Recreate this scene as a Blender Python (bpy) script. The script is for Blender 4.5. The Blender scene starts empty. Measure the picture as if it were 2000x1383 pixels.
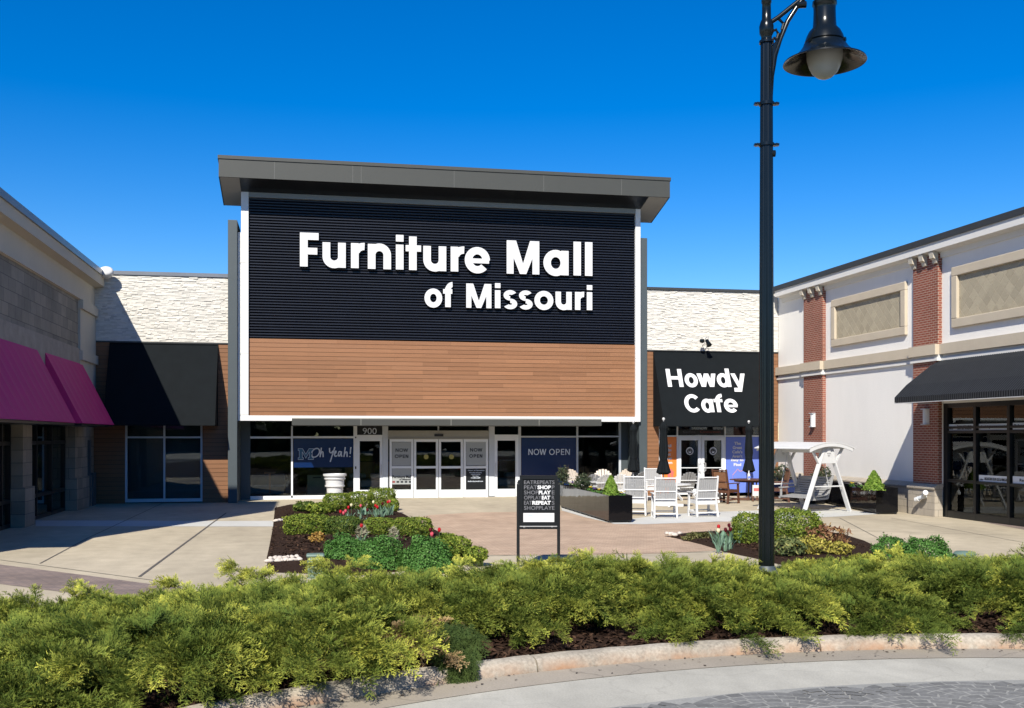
import bpy, bmesh, math, random
import numpy as np
from mathutils import Vector, Matrix
random.seed(7); rng = np.random.default_rng(11)
R_ = math.radians
scene = bpy.context.scene
COL = scene.collection

# ------------------------------------------------------------------ camera
FPX, YAW, CH, HOR = 2030.0, R_(11.1), 2.35, 851.0
cam_d = bpy.data.cameras.new('camera'); cam = bpy.data.objects.new('camera', cam_d); COL.objects.link(cam)
cam_d.sensor_width = 36; cam_d.lens = 36*FPX/2000; cam_d.clip_end = 2000; cam_d.clip_start = .1
cam_d.shift_y = (HOR-691.5)/2000
cam.location = (0, 0, CH); cam.rotation_euler = (math.pi/2, 0, -YAW)
scene.camera = cam

# ------------------------------------------------------------------ light
SUN = Vector((-.50, -1.08, 1.0)).normalized()          # direction towards the sun
elev = math.asin(SUN.z); 
w = bpy.data.worlds.new('World'); scene.world = w; w.use_nodes = True
nt = w.node_tree; nt.nodes.clear()
sky = nt.nodes.new('ShaderNodeTexSky'); sky.sky_type = 'NISHITA'; sky.sun_disc = False
sky.sun_elevation = elev; sky.sun_rotation = math.atan2(SUN.x, SUN.y)
sky.air_density = 1.0; sky.dust_density = 0.0; sky.ozone_density = 4.0; sky.altitude = 200
hs = nt.nodes.new('ShaderNodeHueSaturation'); hs.inputs['Saturation'].default_value = 1.46; hs.inputs['Hue'].default_value = .511
bg = nt.nodes.new('ShaderNodeBackground'); bg.inputs['Strength'].default_value = .097
wo = nt.nodes.new('ShaderNodeOutputWorld')
nt.links.new(sky.outputs[0], hs.inputs['Color']); nt.links.new(hs.outputs[0], bg.inputs[0]); nt.links.new(bg.outputs[0], wo.inputs[0])
sl = bpy.data.lights.new('sun', 'SUN'); so = bpy.data.objects.new('sun', sl); COL.objects.link(so)
sl.energy = 5.0; sl.angle = R_(.5); sl.color = (1.0, .945, .84)
so.rotation_euler = SUN.to_track_quat('Z', 'Y').to_euler(); so.location = (0, 0, 60)
scene.view_settings.view_transform = 'Standard'; scene.view_settings.look = 'None'
scene.view_settings.exposure = 0.58; scene.view_settings.gamma = 1
scene.cycles.max_bounces = 8; scene.cycles.transparent_max_bounces = 16

# ------------------------------------------------------------------ measuring helpers
CF = Vector((math.sin(YAW), math.cos(YAW), 0)); CR = Vector((math.cos(YAW), -math.sin(YAW), 0))
def ray(x, y): return CF + CR*((x-1000)/FPX) + Vector((0, 0, (HOR-y)/FPX))
CP = Vector((0, 0, CH))
def fy(x, y, Y): d = ray(x, y); p = CP + d*(Y/d.y); return p.x, p.z          # on a wall facing the viewer
def fx(x, y, X): d = ray(x, y); p = CP + d*(X/d.x); return p.y, p.z          # on a side wall
def gr(x, y, z=0): d = ray(x, y); p = CP + d*((z-CH)/d.z); return Vector((p.x, p.y, z))
def cw(xc, zc, z=0): p = CF*zc + CR*xc; return Vector((p.x, p.y, z))
def dep(p): return Vector((p[0], p[1], 0)).dot(CF)

# ------------------------------------------------------------------ materials
MATS = {}
def newmat(name):
    m = bpy.data.materials.new(name); m.use_nodes = True; n = m.node_tree.nodes
    return m, n, m.node_tree.links, n['Principled BSDF']
def mat(name, col, rough=.6, var=.12, vs=3.0, bump=0.0, bs=40.0, metal=0, spec=.5, stretch=(1, 1, 1), coat=0, emit=None):
    if name in MATS: return MATS[name]
    m, n, l, b = newmat(name)
    b.inputs['Roughness'].default_value = rough; b.inputs['Metallic'].default_value = metal
    b.inputs['Specular IOR Level'].default_value = spec; b.inputs['Coat Weight'].default_value = coat
    g = n.new('ShaderNodeNewGeometry'); mp = n.new('ShaderNodeMapping'); mp.inputs['Scale'].default_value = stretch
    l.new(g.outputs['Position'], mp.inputs['Vector'])
    nz = n.new('ShaderNodeTexNoise'); nz.inputs['Scale'].default_value = vs; nz.inputs['Detail'].default_value = 6; nz.inputs['Roughness'].default_value = .65
    l.new(mp.outputs[0], nz.inputs['Vector'])
    mx = n.new('ShaderNodeMix'); mx.data_type = 'RGBA'
    mx.inputs[6].default_value = tuple(c*(1-var*1.6) for c in col)+(1,); mx.inputs[7].default_value = tuple(min(1, c*(1+var*1.6)) for c in col)+(1,)
    l.new(nz.outputs['Fac'], mx.inputs[0]); l.new(mx.outputs[2], b.inputs['Base Color'])
    if bump:
        n2 = n.new('ShaderNodeTexNoise'); n2.inputs['Scale'].default_value = bs; n2.inputs['Detail'].default_value = 4
        l.new(mp.outputs[0], n2.inputs['Vector'])
        bp = n.new('ShaderNodeBump'); bp.inputs['Strength'].default_value = bump; bp.inputs['Distance'].default_value = .02
        l.new(n2.outputs['Fac'], bp.inputs['Height']); l.new(bp.outputs[0], b.inputs['Normal'])
    if emit:
        b.inputs['Emission Color'].default_value = emit[:3]+(1,); b.inputs['Emission Strength'].default_value = emit[3]
    MATS[name] = m; return m
def attrmat(name, rough=.7, trans=0.0, spec=.3, bump=0, grain=None, tint=0):
    """colour comes from the mesh's own 'tone' attribute (real colour differences of boards, blocks, leaves)"""
    if name in MATS: return MATS[name]
    m, n, l, b = newmat(name)
    a = n.new('ShaderNodeAttribute'); a.attribute_name = 'tone'
    src = a.outputs['Color']
    g = n.new('ShaderNodeNewGeometry')
    if grain:
        mp = n.new('ShaderNodeMapping'); mp.inputs['Scale'].default_value = grain; l.new(g.outputs['Position'], mp.inputs['Vector'])
        nz = n.new('ShaderNodeTexNoise'); nz.inputs['Scale'].default_value = 1; nz.inputs['Detail'].default_value = 7; nz.inputs['Roughness'].default_value = .7
        l.new(mp.outputs[0], nz.inputs['Vector'])
        mr = n.new('ShaderNodeMapRange'); mr.inputs['From Min'].default_value = .25; mr.inputs['From Max'].default_value = .75
        mr.inputs['To Min'].default_value = 1-tint; mr.inputs['To Max'].default_value = 1+tint
        l.new(nz.outputs['Fac'], mr.inputs[0])
        mx = n.new('ShaderNodeVectorMath'); mx.operation = 'MULTIPLY'; l.new(src, mx.inputs[0]); l.new(mr.outputs[0], mx.inputs[1])
        src = mx.outputs[0]
        if bump:
            bp = n.new('ShaderNodeBump'); bp.inputs['Strength'].default_value = bump; bp.inputs['Distance'].default_value = .01
            l.new(nz.outputs['Fac'], bp.inputs['Height']); l.new(bp.outputs[0], b.inputs['Normal'])
    l.new(src, b.inputs['Base Color']); b.inputs['Roughness'].default_value = rough; b.inputs['Specular IOR Level'].default_value = spec
    if trans:
        t = n.new('ShaderNodeBsdfTranslucent'); l.new(src, t.inputs['Color'])
        ms = n.new('ShaderNodeMixShader'); ms.inputs[0].default_value = trans
        l.new(b.outputs[0], ms.inputs[1]); l.new(t.outputs[0], ms.inputs[2]); l.new(ms.outputs[0], n['Material Output'].inputs[0])
    MATS[name] = m; return m
def brickmat(name, c1, c2, mortar, bw, bh, ms, wall=True, rot=0, bump=.4, rough=.8, offset=.5, stain=.15, bias=0):
    if name in MATS: return MATS[name]
    m, n, l, b = newmat(name); b.inputs['Roughness'].default_value = rough; b.inputs['Specular IOR Level'].default_value = .2
    g = n.new('ShaderNodeNewGeometry')
    if wall:
        s = n.new('ShaderNodeSeparateXYZ'); l.new(g.outputs['Position'], s.inputs[0])
        ad = n.new('ShaderNodeMath'); ad.operation = 'ADD'; l.new(s.outputs[0], ad.inputs[0]); l.new(s.outputs[1], ad.inputs[1])
        c = n.new('ShaderNodeCombineXYZ'); l.new(ad.outputs[0], c.inputs[0]); l.new(s.outputs[2], c.inputs[1]); vec = c.outputs[0]
    else: vec = g.outputs['Position']
    mp = n.new('ShaderNodeMapping'); mp.inputs['Rotation'].default_value = (0, 0, rot); l.new(vec, mp.inputs['Vector'])
    t = n.new('ShaderNodeTexBrick'); t.inputs['Scale'].default_value = 1; t.offset = offset
    t.inputs['Brick Width'].default_value = bw; t.inputs['Row Height'].default_value = bh; t.inputs['Mortar Size'].default_value = ms
    t.inputs['Mortar Smooth'].default_value = .15; t.inputs['Bias'].default_value = bias
    t.inputs['Color1'].default_value = c1+(1,); t.inputs['Color2'].default_value = c2+(1,); t.inputs['Mortar'].default_value = mortar+(1,)
    l.new(mp.outputs[0], t.inputs['Vector'])
    nz = n.new('ShaderNodeTexNoise'); nz.inputs['Scale'].default_value = .9; nz.inputs['Detail'].default_value = 8; nz.inputs['Roughness'].default_value = .7; l.new(g.outputs['Position'], nz.inputs['Vector'])
    mr = n.new('ShaderNodeMapRange'); mr.inputs['From Min'].default_value = .3; mr.inputs['From Max'].default_value = .7; mr.inputs['To Min'].default_value = 1-stain; mr.inputs['To Max'].default_value = 1+stain
    l.new(nz.outputs['Fac'], mr.inputs[0])
    mu = n.new('ShaderNodeVectorMath'); mu.operation = 'MULTIPLY'; l.new(t.outputs['Color'], mu.inputs[0]); l.new(mr.outputs[0], mu.inputs[1])
    l.new(mu.outputs[0], b.inputs['Base Color'])
    bp = n.new('ShaderNodeBump'); bp.inputs['Strength'].default_value = bump; bp.inputs['Distance'].default_value = .008; bp.invert = True
    l.new(t.outputs['Fac'], bp.inputs['Height']); l.new(bp.outputs[0], b.inputs['Normal'])
    MATS[name] = m; return m
def glassmat(name, tint, ior=1.5, rough=0.0):
    if name in MATS: return MATS[name]
    m, n, l, b = newmat(name); n.remove(b)
    tr = n.new('ShaderNodeBsdfTransparent'); tr.inputs[0].default_value = tint+(1,)
    gl = n.new('ShaderNodeBsdfGlossy'); gl.inputs['Roughness'].default_value = rough; gl.inputs[0].default_value = (.9, .95, .95, 1)
    fr = n.new('ShaderNodeFresnel'); fr.inputs[0].default_value = ior
    mx = n.new('ShaderNodeMixShader'); l.new(fr.outputs[0], mx.inputs[0]); l.new(tr.outputs[0], mx.inputs[1]); l.new(gl.outputs[0], mx.inputs[2])
    l.new(mx.outputs[0], n['Material Output'].inputs[0]); MATS[name] = m; return m
def concrete(name, col, patch=.2, fine=.12, fs=60, big=.35, rough=.85, crack=0.0, rust=None):
    if name in MATS: return MATS[name]
    m, n, l, b = newmat(name); b.inputs['Roughness'].default_value = rough; b.inputs['Specular IOR Level'].default_value = .25
    g = n.new('ShaderNodeNewGeometry')
    def noise(s, d, lo, hi, st=(1, 1, 1)):
        mp = n.new('ShaderNodeMapping'); mp.inputs['Scale'].default_value = st; l.new(g.outputs['Position'], mp.inputs[0])
        t = n.new('ShaderNodeTexNoise'); t.inputs['Scale'].default_value = s; t.inputs['Detail'].default_value = d; t.inputs['Roughness'].default_value = .65
        l.new(mp.outputs[0], t.inputs['Vector'])
        r = n.new('ShaderNodeMapRange'); r.inputs['From Min'].default_value = .3; r.inputs['From Max'].default_value = .7
        r.inputs['To Min'].default_value = lo; r.inputs['To Max'].default_value = hi; l.new(t.outputs['Fac'], r.inputs[0]); return t, r.outputs[0]
    _, f1 = noise(big, 6, 1-patch, 1+patch*.7, (1, .35, 1)); t2, f2 = noise(fs, 3, 1-fine, 1+fine)
    mu = n.new('ShaderNodeMath'); mu.operation = 'MULTIPLY'; l.new(f1, mu.inputs[0]); l.new(f2, mu.inputs[1])
    _, f3 = noise(2.2, 8, 1-patch*.5, 1+patch*.4)
    m2 = n.new('ShaderNodeMath'); m2.operation = 'MULTIPLY'; l.new(mu.outputs[0], m2.inputs[0]); l.new(f3, m2.inputs[1])
    vm = n.new('ShaderNodeVectorMath'); vm.operation = 'MULTIPLY'; vm.inputs[0].default_value = col; l.new(m2.outputs[0], vm.inputs[1])
    src = vm.outputs[0]
    if rust:                                                   # iron staining low on the kerb face
        s = n.new('ShaderNodeSeparateXYZ'); l.new(g.outputs['Position'], s.inputs[0])
        r = n.new('ShaderNodeMapRange'); r.inputs['From Min'].default_value = rust[0]; r.inputs['From Max'].default_value = rust[1]; r.inputs['To Min'].default_value = 1; r.inputs['To Max'].default_value = 0
        l.new(s.outputs[2], r.inputs[0])
        _, f4 = noise(3.0, 8, -.25, 1.0)
        q = n.new('ShaderNodeMath'); q.operation = 'MULTIPLY'; q.use_clamp = True; l.new(r.outputs[0], q.inputs[0]); l.new(f4, q.inputs[1])
        mx = n.new('ShaderNodeMix'); mx.data_type = 'RGBA'; l.new(q.outputs[0], mx.inputs[0]); l.new(src, mx.inputs[6]); mx.inputs[7].default_value = (.36, .2, .11, 1)
        src = mx.outputs[2]
    if crack:
        mpc = n.new('ShaderNodeMapping'); mpc.inputs['Scale'].default_value = (.55, .55, .55); l.new(g.outputs['Position'], mpc.inputs[0])
        nz = n.new('ShaderNodeTexNoise'); nz.inputs['Scale'].default_value = 1.4; nz.inputs['Detail'].default_value = 5; l.new(mpc.outputs[0], nz.inputs['Vector'])
        av = n.new('ShaderNodeVectorMath'); av.operation = 'ADD'; l.new(mpc.outputs[0], av.inputs[0]); l.new(nz.outputs['Color'], av.inputs[1])
        v = n.new('ShaderNodeTexVoronoi'); v.feature = 'DISTANCE_TO_EDGE'; v.inputs['Scale'].default_value = 1.1; l.new(av.outputs[0], v.inputs['Vector'])
        r = n.new('ShaderNodeMapRange'); r.inputs['From Max'].default_value = .012; r.inputs['To Min'].default_value = 1-crack; l.new(v.outputs['Distance'], r.inputs[0])
        vm2 = n.new('ShaderNodeVectorMath'); vm2.operation = 'MULTIPLY'; l.new(src, vm2.inputs[0]); l.new(r.outputs[0], vm2.inputs[1]); src = vm2.outputs[0]
    l.new(src, b.inputs['Base Color'])
    bp = n.new('ShaderNodeBump'); bp.inputs['Strength'].default_value = .25; bp.inputs['Distance'].default_value = .01; l.new(t2.outputs['Fac'], bp.inputs['Height']); l.new(bp.outputs[0], b.inputs['Normal'])
    MATS[name] = m; return m

M_white = mat('white_paint', (.68, .68, .67), .5, .03, 2)
M_vinyl = mat('white_resin', (.58, .58, .575), .45, .05, 4)
M_resin = mat('driftwood_resin', (.28, .28, .28), .55, .12, 14, stretch=(4, 4, .5))
M_creamr = mat('cream_resin', (.50, .43, .36), .5, .06, 8)
M_brownr = mat('brown_resin', (.085, .034, .018), .5, .2, 12)
M_brownl = mat('tan_resin', (.19, .09, .045), .5, .15, 12)
M_fascia = mat('grey_metal', (.050, .051, .045), .5, .05, 1.5, spec=.4)
M_seam = mat('seam_grey', (.13, .13, .12), .5, .05, 2)
M_headshade = mat('frame_head_shade', (.21, .225, .22), .5, .04, 2)  # white frame's top strip, with the roof's shade put into the colour
M_soffit = mat('pale_soffit', (.33, .32, .295), .6, .05, 2)
M_fin = mat('slate_metal', (.052, .066, .072), .55, .08, 2)
M_black = mat('black_ribbed_metal', (.0075, .009, .016), .38, .25, 1.2, spec=.45)
M_canvas = mat('black_canvas', (.0055, .0075, .009), .85, .25, 2.5, spec=.14)
M_shutter = mat('black_awning_cloth', (.006, .0065, .008), .7, .2, 3, spec=.2)
M_rib = mat('awning_rib_grey', (.030, .033, .038), .6, .15, 3, spec=.2)
M_magenta = mat('magenta_cloth', (.56, .017, .155), .75, .1, 2, bump=.1, bs=6)
M_alu = mat('silver_aluminium', (.50, .53, .56), .4, .04, 3, metal=.0)
M_aluwhite = mat('pale_aluminium', (.70, .72, .74), .4, .03, 3)
M_beige = mat('beige_header', (.30, .29, .255), .5, .05, 3)
M_dark = mat('dark_frame', (.008, .009, .010), .35, .2, 3, spec=.4)
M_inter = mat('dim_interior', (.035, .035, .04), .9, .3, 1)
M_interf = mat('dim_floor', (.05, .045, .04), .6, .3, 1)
M_lamp = mat('lamp_paint', (.0045, .0065, .007), .22, .2, 3, spec=.35, coat=.08)
M_frost = mat('frosted_globe', (.42, .41, .375), .35, .05, 10)
M_stucco = mat('white_stucco', (.76, .735, .69), .95, .06, .8, bump=.35, bs=55, spec=.1, stretch=(1, 1, .35))
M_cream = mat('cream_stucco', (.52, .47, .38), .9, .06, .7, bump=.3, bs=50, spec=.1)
M_cornice = mat('cornice_paint', (.66, .64, .60), .8, .04, 1)
M_band = mat('tan_stone_band', (.48, .41, .31), .9, .08, 1.5, bump=.2, bs=40)
M_coping = mat('dark_coping', (.035, .036, .035), .5, .1, 2)
M_copingl = mat('bare_metal_coping', (.20, .21, .23), .35, .15, 1.0, metal=.4, stretch=(1, 1, 4))
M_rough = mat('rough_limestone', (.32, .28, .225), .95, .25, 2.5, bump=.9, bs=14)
M_brick = brickmat('red_brick', (.20, .056, .036), (.255, .074, .048), (.35, .26, .20), .21, .0700, .010, bump=.5, stain=.12)
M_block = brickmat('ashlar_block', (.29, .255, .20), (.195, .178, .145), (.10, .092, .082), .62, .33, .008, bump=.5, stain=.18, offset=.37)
M_wains = brickmat('split_face_block', (.40, .35, .28), (.34, .30, .25), (.2, .18, .15), .4, .2, .006, bump=.6, stain=.15)
M_paver = brickmat('brick_pavers', (.475, .35, .25), (.40, .285, .20), (.28, .205, .155), .20, .10, .007, wall=False, rot=R_(0), bump=.5, stain=.2)
M_paver2 = brickmat('grey_pavers', (.25, .19, .16), (.19, .15, .135), (.13, .11, .10), .20, .10, .007, wall=False, rot=R_(20), bump=.5, stain=.25)
M_conc = concrete('tan_concrete', (.43, .37, .27), .24, .09, 45)
M_concw = concrete('pale_concrete', (.50, .495, .465), .08, .05, 60)
M_kerb = concrete('kerb_concrete', (.35, .31, .25), .3, .26, 34, big=1.5, rust=(.545, .625))
M_gutter = concrete('gutter_concrete', (.31, .27, .215), .18, .12, 60, crack=.3)
M_road = concrete('road_concrete', (.415, .395, .335), .2, .12, 70, big=.9, crack=.10)
M_asph = concrete('far_asphalt', (.07, .07, .07), .2, .1, 20)
M_mulch = mat('dark_mulch', (.028, .016, .011), .95, .6, 26, bump=1.0, bs=38, spec=.1)
M_joint = mat('joint_sealant', (.09, .08, .07), .9)
M_wood = attrmat('wood_boards', .55, grain=(2.0, 2.0, 60), tint=.16, spec=.35, bump=.1)
M_stone = attrmat('ledger_stone', .85, grain=(9, 9, 22), tint=.10, spec=.2, bump=.3)
M_leaf = attrmat('leaf', .6, .28, spec=.15)
M_juni = attrmat('juniper_spray', .7, .20, spec=.1)
M_glass = glassmat('shop_glass', (.42, .48, .48))
M_glassd = glassmat('dark_glass', (.80, .83, .84))
M_navy = mat('navy_poster', (.002, .016, .075), .25, .05, 3)
M_teal = mat('teal_print', (.02, .10, .19), .4, .05, 3)
M_greyp = mat('grey_poster', (.33, .345, .34), .3, .03, 3)
M_letter = mat('sign_letter_white', (.62, .62, .62), .45, .01, 2)
M_paleink = mat('pale_ink', (.55, .60, .68), .5, .02, 3)
M_ink = mat('black_ink', (.01, .01, .012), .5, .02, 3)
M_redink = mat('red_ink', (.22, .03, .03), .5, .02, 3)
M_orange = mat('orange_poster', (.80, .21, .035), .4, .05, 3)
M_coral = mat('coral_print', (.55, .13, .12), .5, .05, 3)
M_blue = mat('periwinkle_poster', (.13, .20, .62), .4, .05, 3)
M_pinkline = mat('pink_print', (.45, .25, .38), .5, .05, 3)
M_gloss = mat('gloss_black_planter', (.005, .005, .006), .05, .1, 3, spec=.22, bump=.35, bs=1.3)
M_soil = mat('potting_soil', (.03, .02, .015), .95, .3, 20, bump=.6, bs=30)
M_bulb = mat('lit_bulb', (1, .9, .7), .4, .0, 1, emit=(1, .85, .6, 9))
M_rock = mat('limestone_rock', (.50, .44, .38), .9, .2, 6, bump=.5, bs=20)
M_util = mat('grey_green_plastic', (.11, .17, .14), .5, .08, 4)
M_steel = mat('steel_rail', (.45, .45, .45), .35, .05, 4)
M_gold = mat('gold_sticker', (.28, .24, .05), .4, .05, 4)
M_sofa = mat('dim_upholstery', (.20, .21, .20), .9, .1, 5)
M_sage = mat('sage_board', (.17, .21, .14), .7, .08, 4)
M_oak = mat('oak_furniture', (.33, .17, .085), .6, .15, 5)
M_bark = mat('twig_bark', (.045, .03, .02), .9, .2, 8)

# ------------------------------------------------------------------ mesh helpers
def link(name, me, parent=None):
    o = bpy.data.objects.new(name, me); COL.objects.link(o)
    if parent is not None: o.parent = parent; o.matrix_parent_inverse = Matrix.Identity(4)
    return o
class MB:
    def __init__(s): s.v = []; s.f = []; s.c = []
    def add(s, vs, fs, col=None):
        k = len(s.v); s.v += [tuple(p) for p in vs]; s.f += [tuple(i+k for i in f) for f in fs]
        s.c += [col or (1, 1, 1)]*len(vs); return s
    def box(s, x0, x1, y0, y1, z0, z1, col=None):
        if x0 > x1: x0, x1 = x1, x0
        if y0 > y1: y0, y1 = y1, y0
        if z0 > z1: z0, z1 = z1, z0
        return s.add([(x0,y0,z0),(x1,y0,z0),(x1,y1,z0),(x0,y1,z0),(x0,y0,z1),(x1,y0,z1),(x1,y1,z1),(x0,y1,z1)],
              [(0,3,2,1),(4,5,6,7),(0,1,5,4),(1,2,6,5),(2,3,7,6),(3,0,4,7)], col)
    def bar(s, a, b, wx, wy, up=(0, 0, 1), col=None, wx2=None, wy2=None):
        a = Vector(a); b = Vector(b); d = (b-a).normalized(); up = Vector(up)
        if abs(d.dot(up)) > .98: up = Vector((0, 1, 0))
        r = d.cross(up).normalized(); u = r.cross(d)
        vs = []
        for p, qx, qy in ((a, wx, wy), (b, wx2 or wx, wy2 or wy)):
            for sx, sy in ((-1,-1),(1,-1),(1,1),(-1,1)): vs.append(p + r*sx*qx/2 + u*sy*qy/2)
        return s.add(vs, [(0,1,2,3),(7,6,5,4),(0,4,5,1),(1,5,6,2),(2,6,7,3),(3,7,4,0)], col)
    def tube(s, pts, rad, n=8, col=None, caps=True):
        pts = [Vector(p) for p in pts]; rad = rad if hasattr(rad, '__len__') else [rad]*len(pts); vs = []; fs = []
        for i, p in enumerate(pts):
            d = (pts[min(i+1, len(pts)-1)]-pts[max(i-1, 0)]).normalized()
            up = Vector((0, 0, 1)) if abs(d.z) < .95 else Vector((0, 1, 0))
            r = d.cross(up).normalized(); u = r.cross(d)
            for k in range(n): t = 2*math.pi*k/n; vs.append(p+(r*math.cos(t)+u*math.sin(t))*rad[i])
        for i in range(len(pts)-1):
            for k in range(n): k2 = (k+1) % n; fs.append((i*n+k, (i+1)*n+k, (i+1)*n+k2, i*n+k2))
        if caps: fs += [tuple(range(n)), tuple(range((len(pts)-1)*n+n-1, (len(pts)-1)*n-1, -1))]
        return s.add(vs, fs, col)
    def lathe(s, prof, n=24, c=(0, 0, 0), col=None, flute=0, nf=0):
        vs = []; fs = []
        for r, z in prof:
            for k in range(n):
                t = 2*math.pi*k/n; rr = r*(1+flute*math.cos(nf*t)) if flute else r
                vs.append((c[0]+rr*math.cos(t), c[1]+rr*math.sin(t), c[2]+z))
        for i in range(len(prof)-1):
            for k in range(n): k2 = (k+1) % n; fs.append((i*n+k, i*n+k2, (i+1)*n+k2, (i+1)*n+k))
        if prof[0][0] > 1e-4: fs.append(tuple(range(n-1, -1, -1)))
        if prof[-1][0] > 1e-4: fs.append(tuple((len(prof)-1)*n+k for k in range(n)))
        return s.add(vs, fs, col)
    def prism(s, poly, off, col=None):
        n = len(poly); off = Vector(off); a = [Vector(p) for p in poly]; b = [p+off for p in a]
        return s.add(a+b, [tuple(range(n)), tuple(range(2*n-1, n-1, -1))]+[(i, i+n, (i+1) % n+n, (i+1) % n) for i in range(n)], col)
    def poly(s, pts, col=None): return s.add(pts, [tuple(range(len(pts)))], col)
    def mesh(s, name, m, smooth=False, attr=False):
        me = bpy.data.meshes.new(name); me.from_pydata(s.v, [], s.f)
        bm = bmesh.new(); bm.from_mesh(me); bmesh.ops.recalc_face_normals(bm, faces=bm.faces); bm.to_mesh(me); bm.free()
        me.materials.append(m)
        if attr:
            a = me.color_attributes.new('tone', 'FLOAT_COLOR', 'POINT')
            a.data.foreach_set('color', np.array([tuple(c)+(1,) for c in s.c], dtype=np.float32).ravel())
        if smooth:
            me.polygons.foreach_set('use_smooth', [True]*len(me.polygons))
            try: me.set_sharp_from_angle(angle=R_(42))
            except Exception: pass
        return me
    def build(s, name, m, parent=None, smooth=False, attr=False, bevel=0):
        o = link(name, s.mesh(name, m, smooth, attr), parent)
        if bevel:
            b = o.modifiers.new('bevel', 'BEVEL'); b.width = bevel; b.segments = 2; b.limit_method = 'ANGLE'
        return o
def tag(o, label, cat, group=None):
    o['label'] = label; o['category'] = cat
    if group: o['group'] = group
    return o
def thing(name, label, cat, loc=(0, 0, 0), rz=0, group=None):
    o = bpy.data.objects.new(name, None); COL.objects.link(o); o.empty_display_size = .2
    o.location = loc; o.rotation_euler = (0, 0, rz); return tag(o, label, cat, group)
def rooted(name, label, cat, group=None): return thing(name, label, cat, (0, 0, 0), 0, group)
def struct(o, kind='structure'): o['kind'] = kind; return o
KIDS = {}
def dup(root, loc, rz=0, label=None, scale=None, group=None):
    def cp(o, par):
        c = o.copy(); COL.objects.link(c); c.parent = par
        for ch in list(o.children): cp(ch, c)
        return c
    r = cp(root, None); r.location = loc; r.rotation_euler = (0, 0, rz)
    if label: r['label'] = label
    if group: r['group'] = group
    if scale: r.scale = (scale,)*3
    return r
def rawmesh(name, V, F4, C, m):
    """V (n,3), F4 (k,3|4) arrays, C (n,3)"""
    me = bpy.data.meshes.new(name); k, q = F4.shape
    me.vertices.add(len(V)); me.vertices.foreach_set('co', V.astype(np.float32).ravel())
    me.loops.add(k*q); me.loops.foreach_set('vertex_index', F4.astype(np.int32).ravel())
    me.polygons.add(k); me.polygons.foreach_set('loop_start', np.arange(0, k*q, q, dtype=np.int32))
    try: me.polygons.foreach_set('loop_total', np.full(k, q, dtype=np.int32))
    except Exception: pass
    me.update(calc_edges=True); me.validate()
    a = me.color_attributes.new('tone', 'FLOAT_COLOR', 'POINT')
    a.data.foreach_set('color', np.concatenate([C, np.ones((len(C), 1))], 1).astype(np.float32).ravel())
    me.materials.append(m); return me
_dg = None
def textmesh(name, body, p0, right, up, W, Hh, m, depth=.006, bold=0.0, parent=None, shear=0, space=1.0):
    """lettering fitted to a W x Hh box whose lower left corner is p0"""
    cu = bpy.data.curves.new(name, 'FONT'); cu.body = body; cu.size = 1; cu.offset = bold; cu.extrude = .02; cu.shear = shear; cu.space_character = space
    cu.align_x = 'CENTER'; cu.resolution_u = 4
    t = bpy.data.objects.new(name, cu); COL.objects.link(t)
    bpy.context.view_layer.update(); dg = bpy.context.evaluated_depsgraph_get()
    me = bpy.data.meshes.new_from_object(t.evaluated_get(dg)); bpy.data.objects.remove(t); bpy.data.curves.remove(cu)
    n = len(me.vertices); co = np.empty(n*3); me.vertices.foreach_get('co', co); co = co.reshape(-1, 3)
    lo = co.min(0); hi = co.max(0); s = (co-lo)/np.maximum(hi-lo, 1e-6)
    right = Vector(right).normalized(); up = Vector(up).normalized(); nor = right.cross(up)
    P = np.array(p0)+np.outer(s[:, 0]*W, right)+np.outer(s[:, 1]*Hh, up)+np.outer(s[:, 2]*depth, nor)
    me.vertices.foreach_set('co', P.ravel()); me.materials.clear(); me.materials.append(m); me.update(); me.name = name
    return link(name, me, parent)

YW, YB, YS = 37.84, 37.64, 39.25        # wings, central block, recessed storefront
XL, XR = -7.23, 18.02                   # side buildings
UPZ = (0, 0, 1)
def prect(mb, x0, y0, x1, y1, Y, d=.06, back=True, col=None):
    """box whose front face covers a pixel rectangle on the wall at Y (goes d behind it)"""
    a, zt = fy(x0, (y0+y1)/2, Y); b, _ = fy(x1, (y0+y1)/2, Y); xm = (x0+x1)/2
    zt = fy(xm, y0, Y)[1]; zb = fy(xm, y1, Y)[1]
    return mb.box(a, b, Y, Y+d, zb, zt, col)
def ptext(name, body, x0, y0, x1, y1, Y, m, bold=0, parent=None, depth=.008, **k):
    a, zb = fy(x0, y1, Y); b, _ = fy(x1, y1, Y); xm = (x0+x1)/2; zt = fy(xm, y0, Y)[1]; zb = fy(xm, y1, Y)[1]
    return textmesh(name, body, (a, Y, zb), (1, 0, 0), UPZ, b-a, zt-zb, m, depth, bold, parent, **k)

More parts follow.
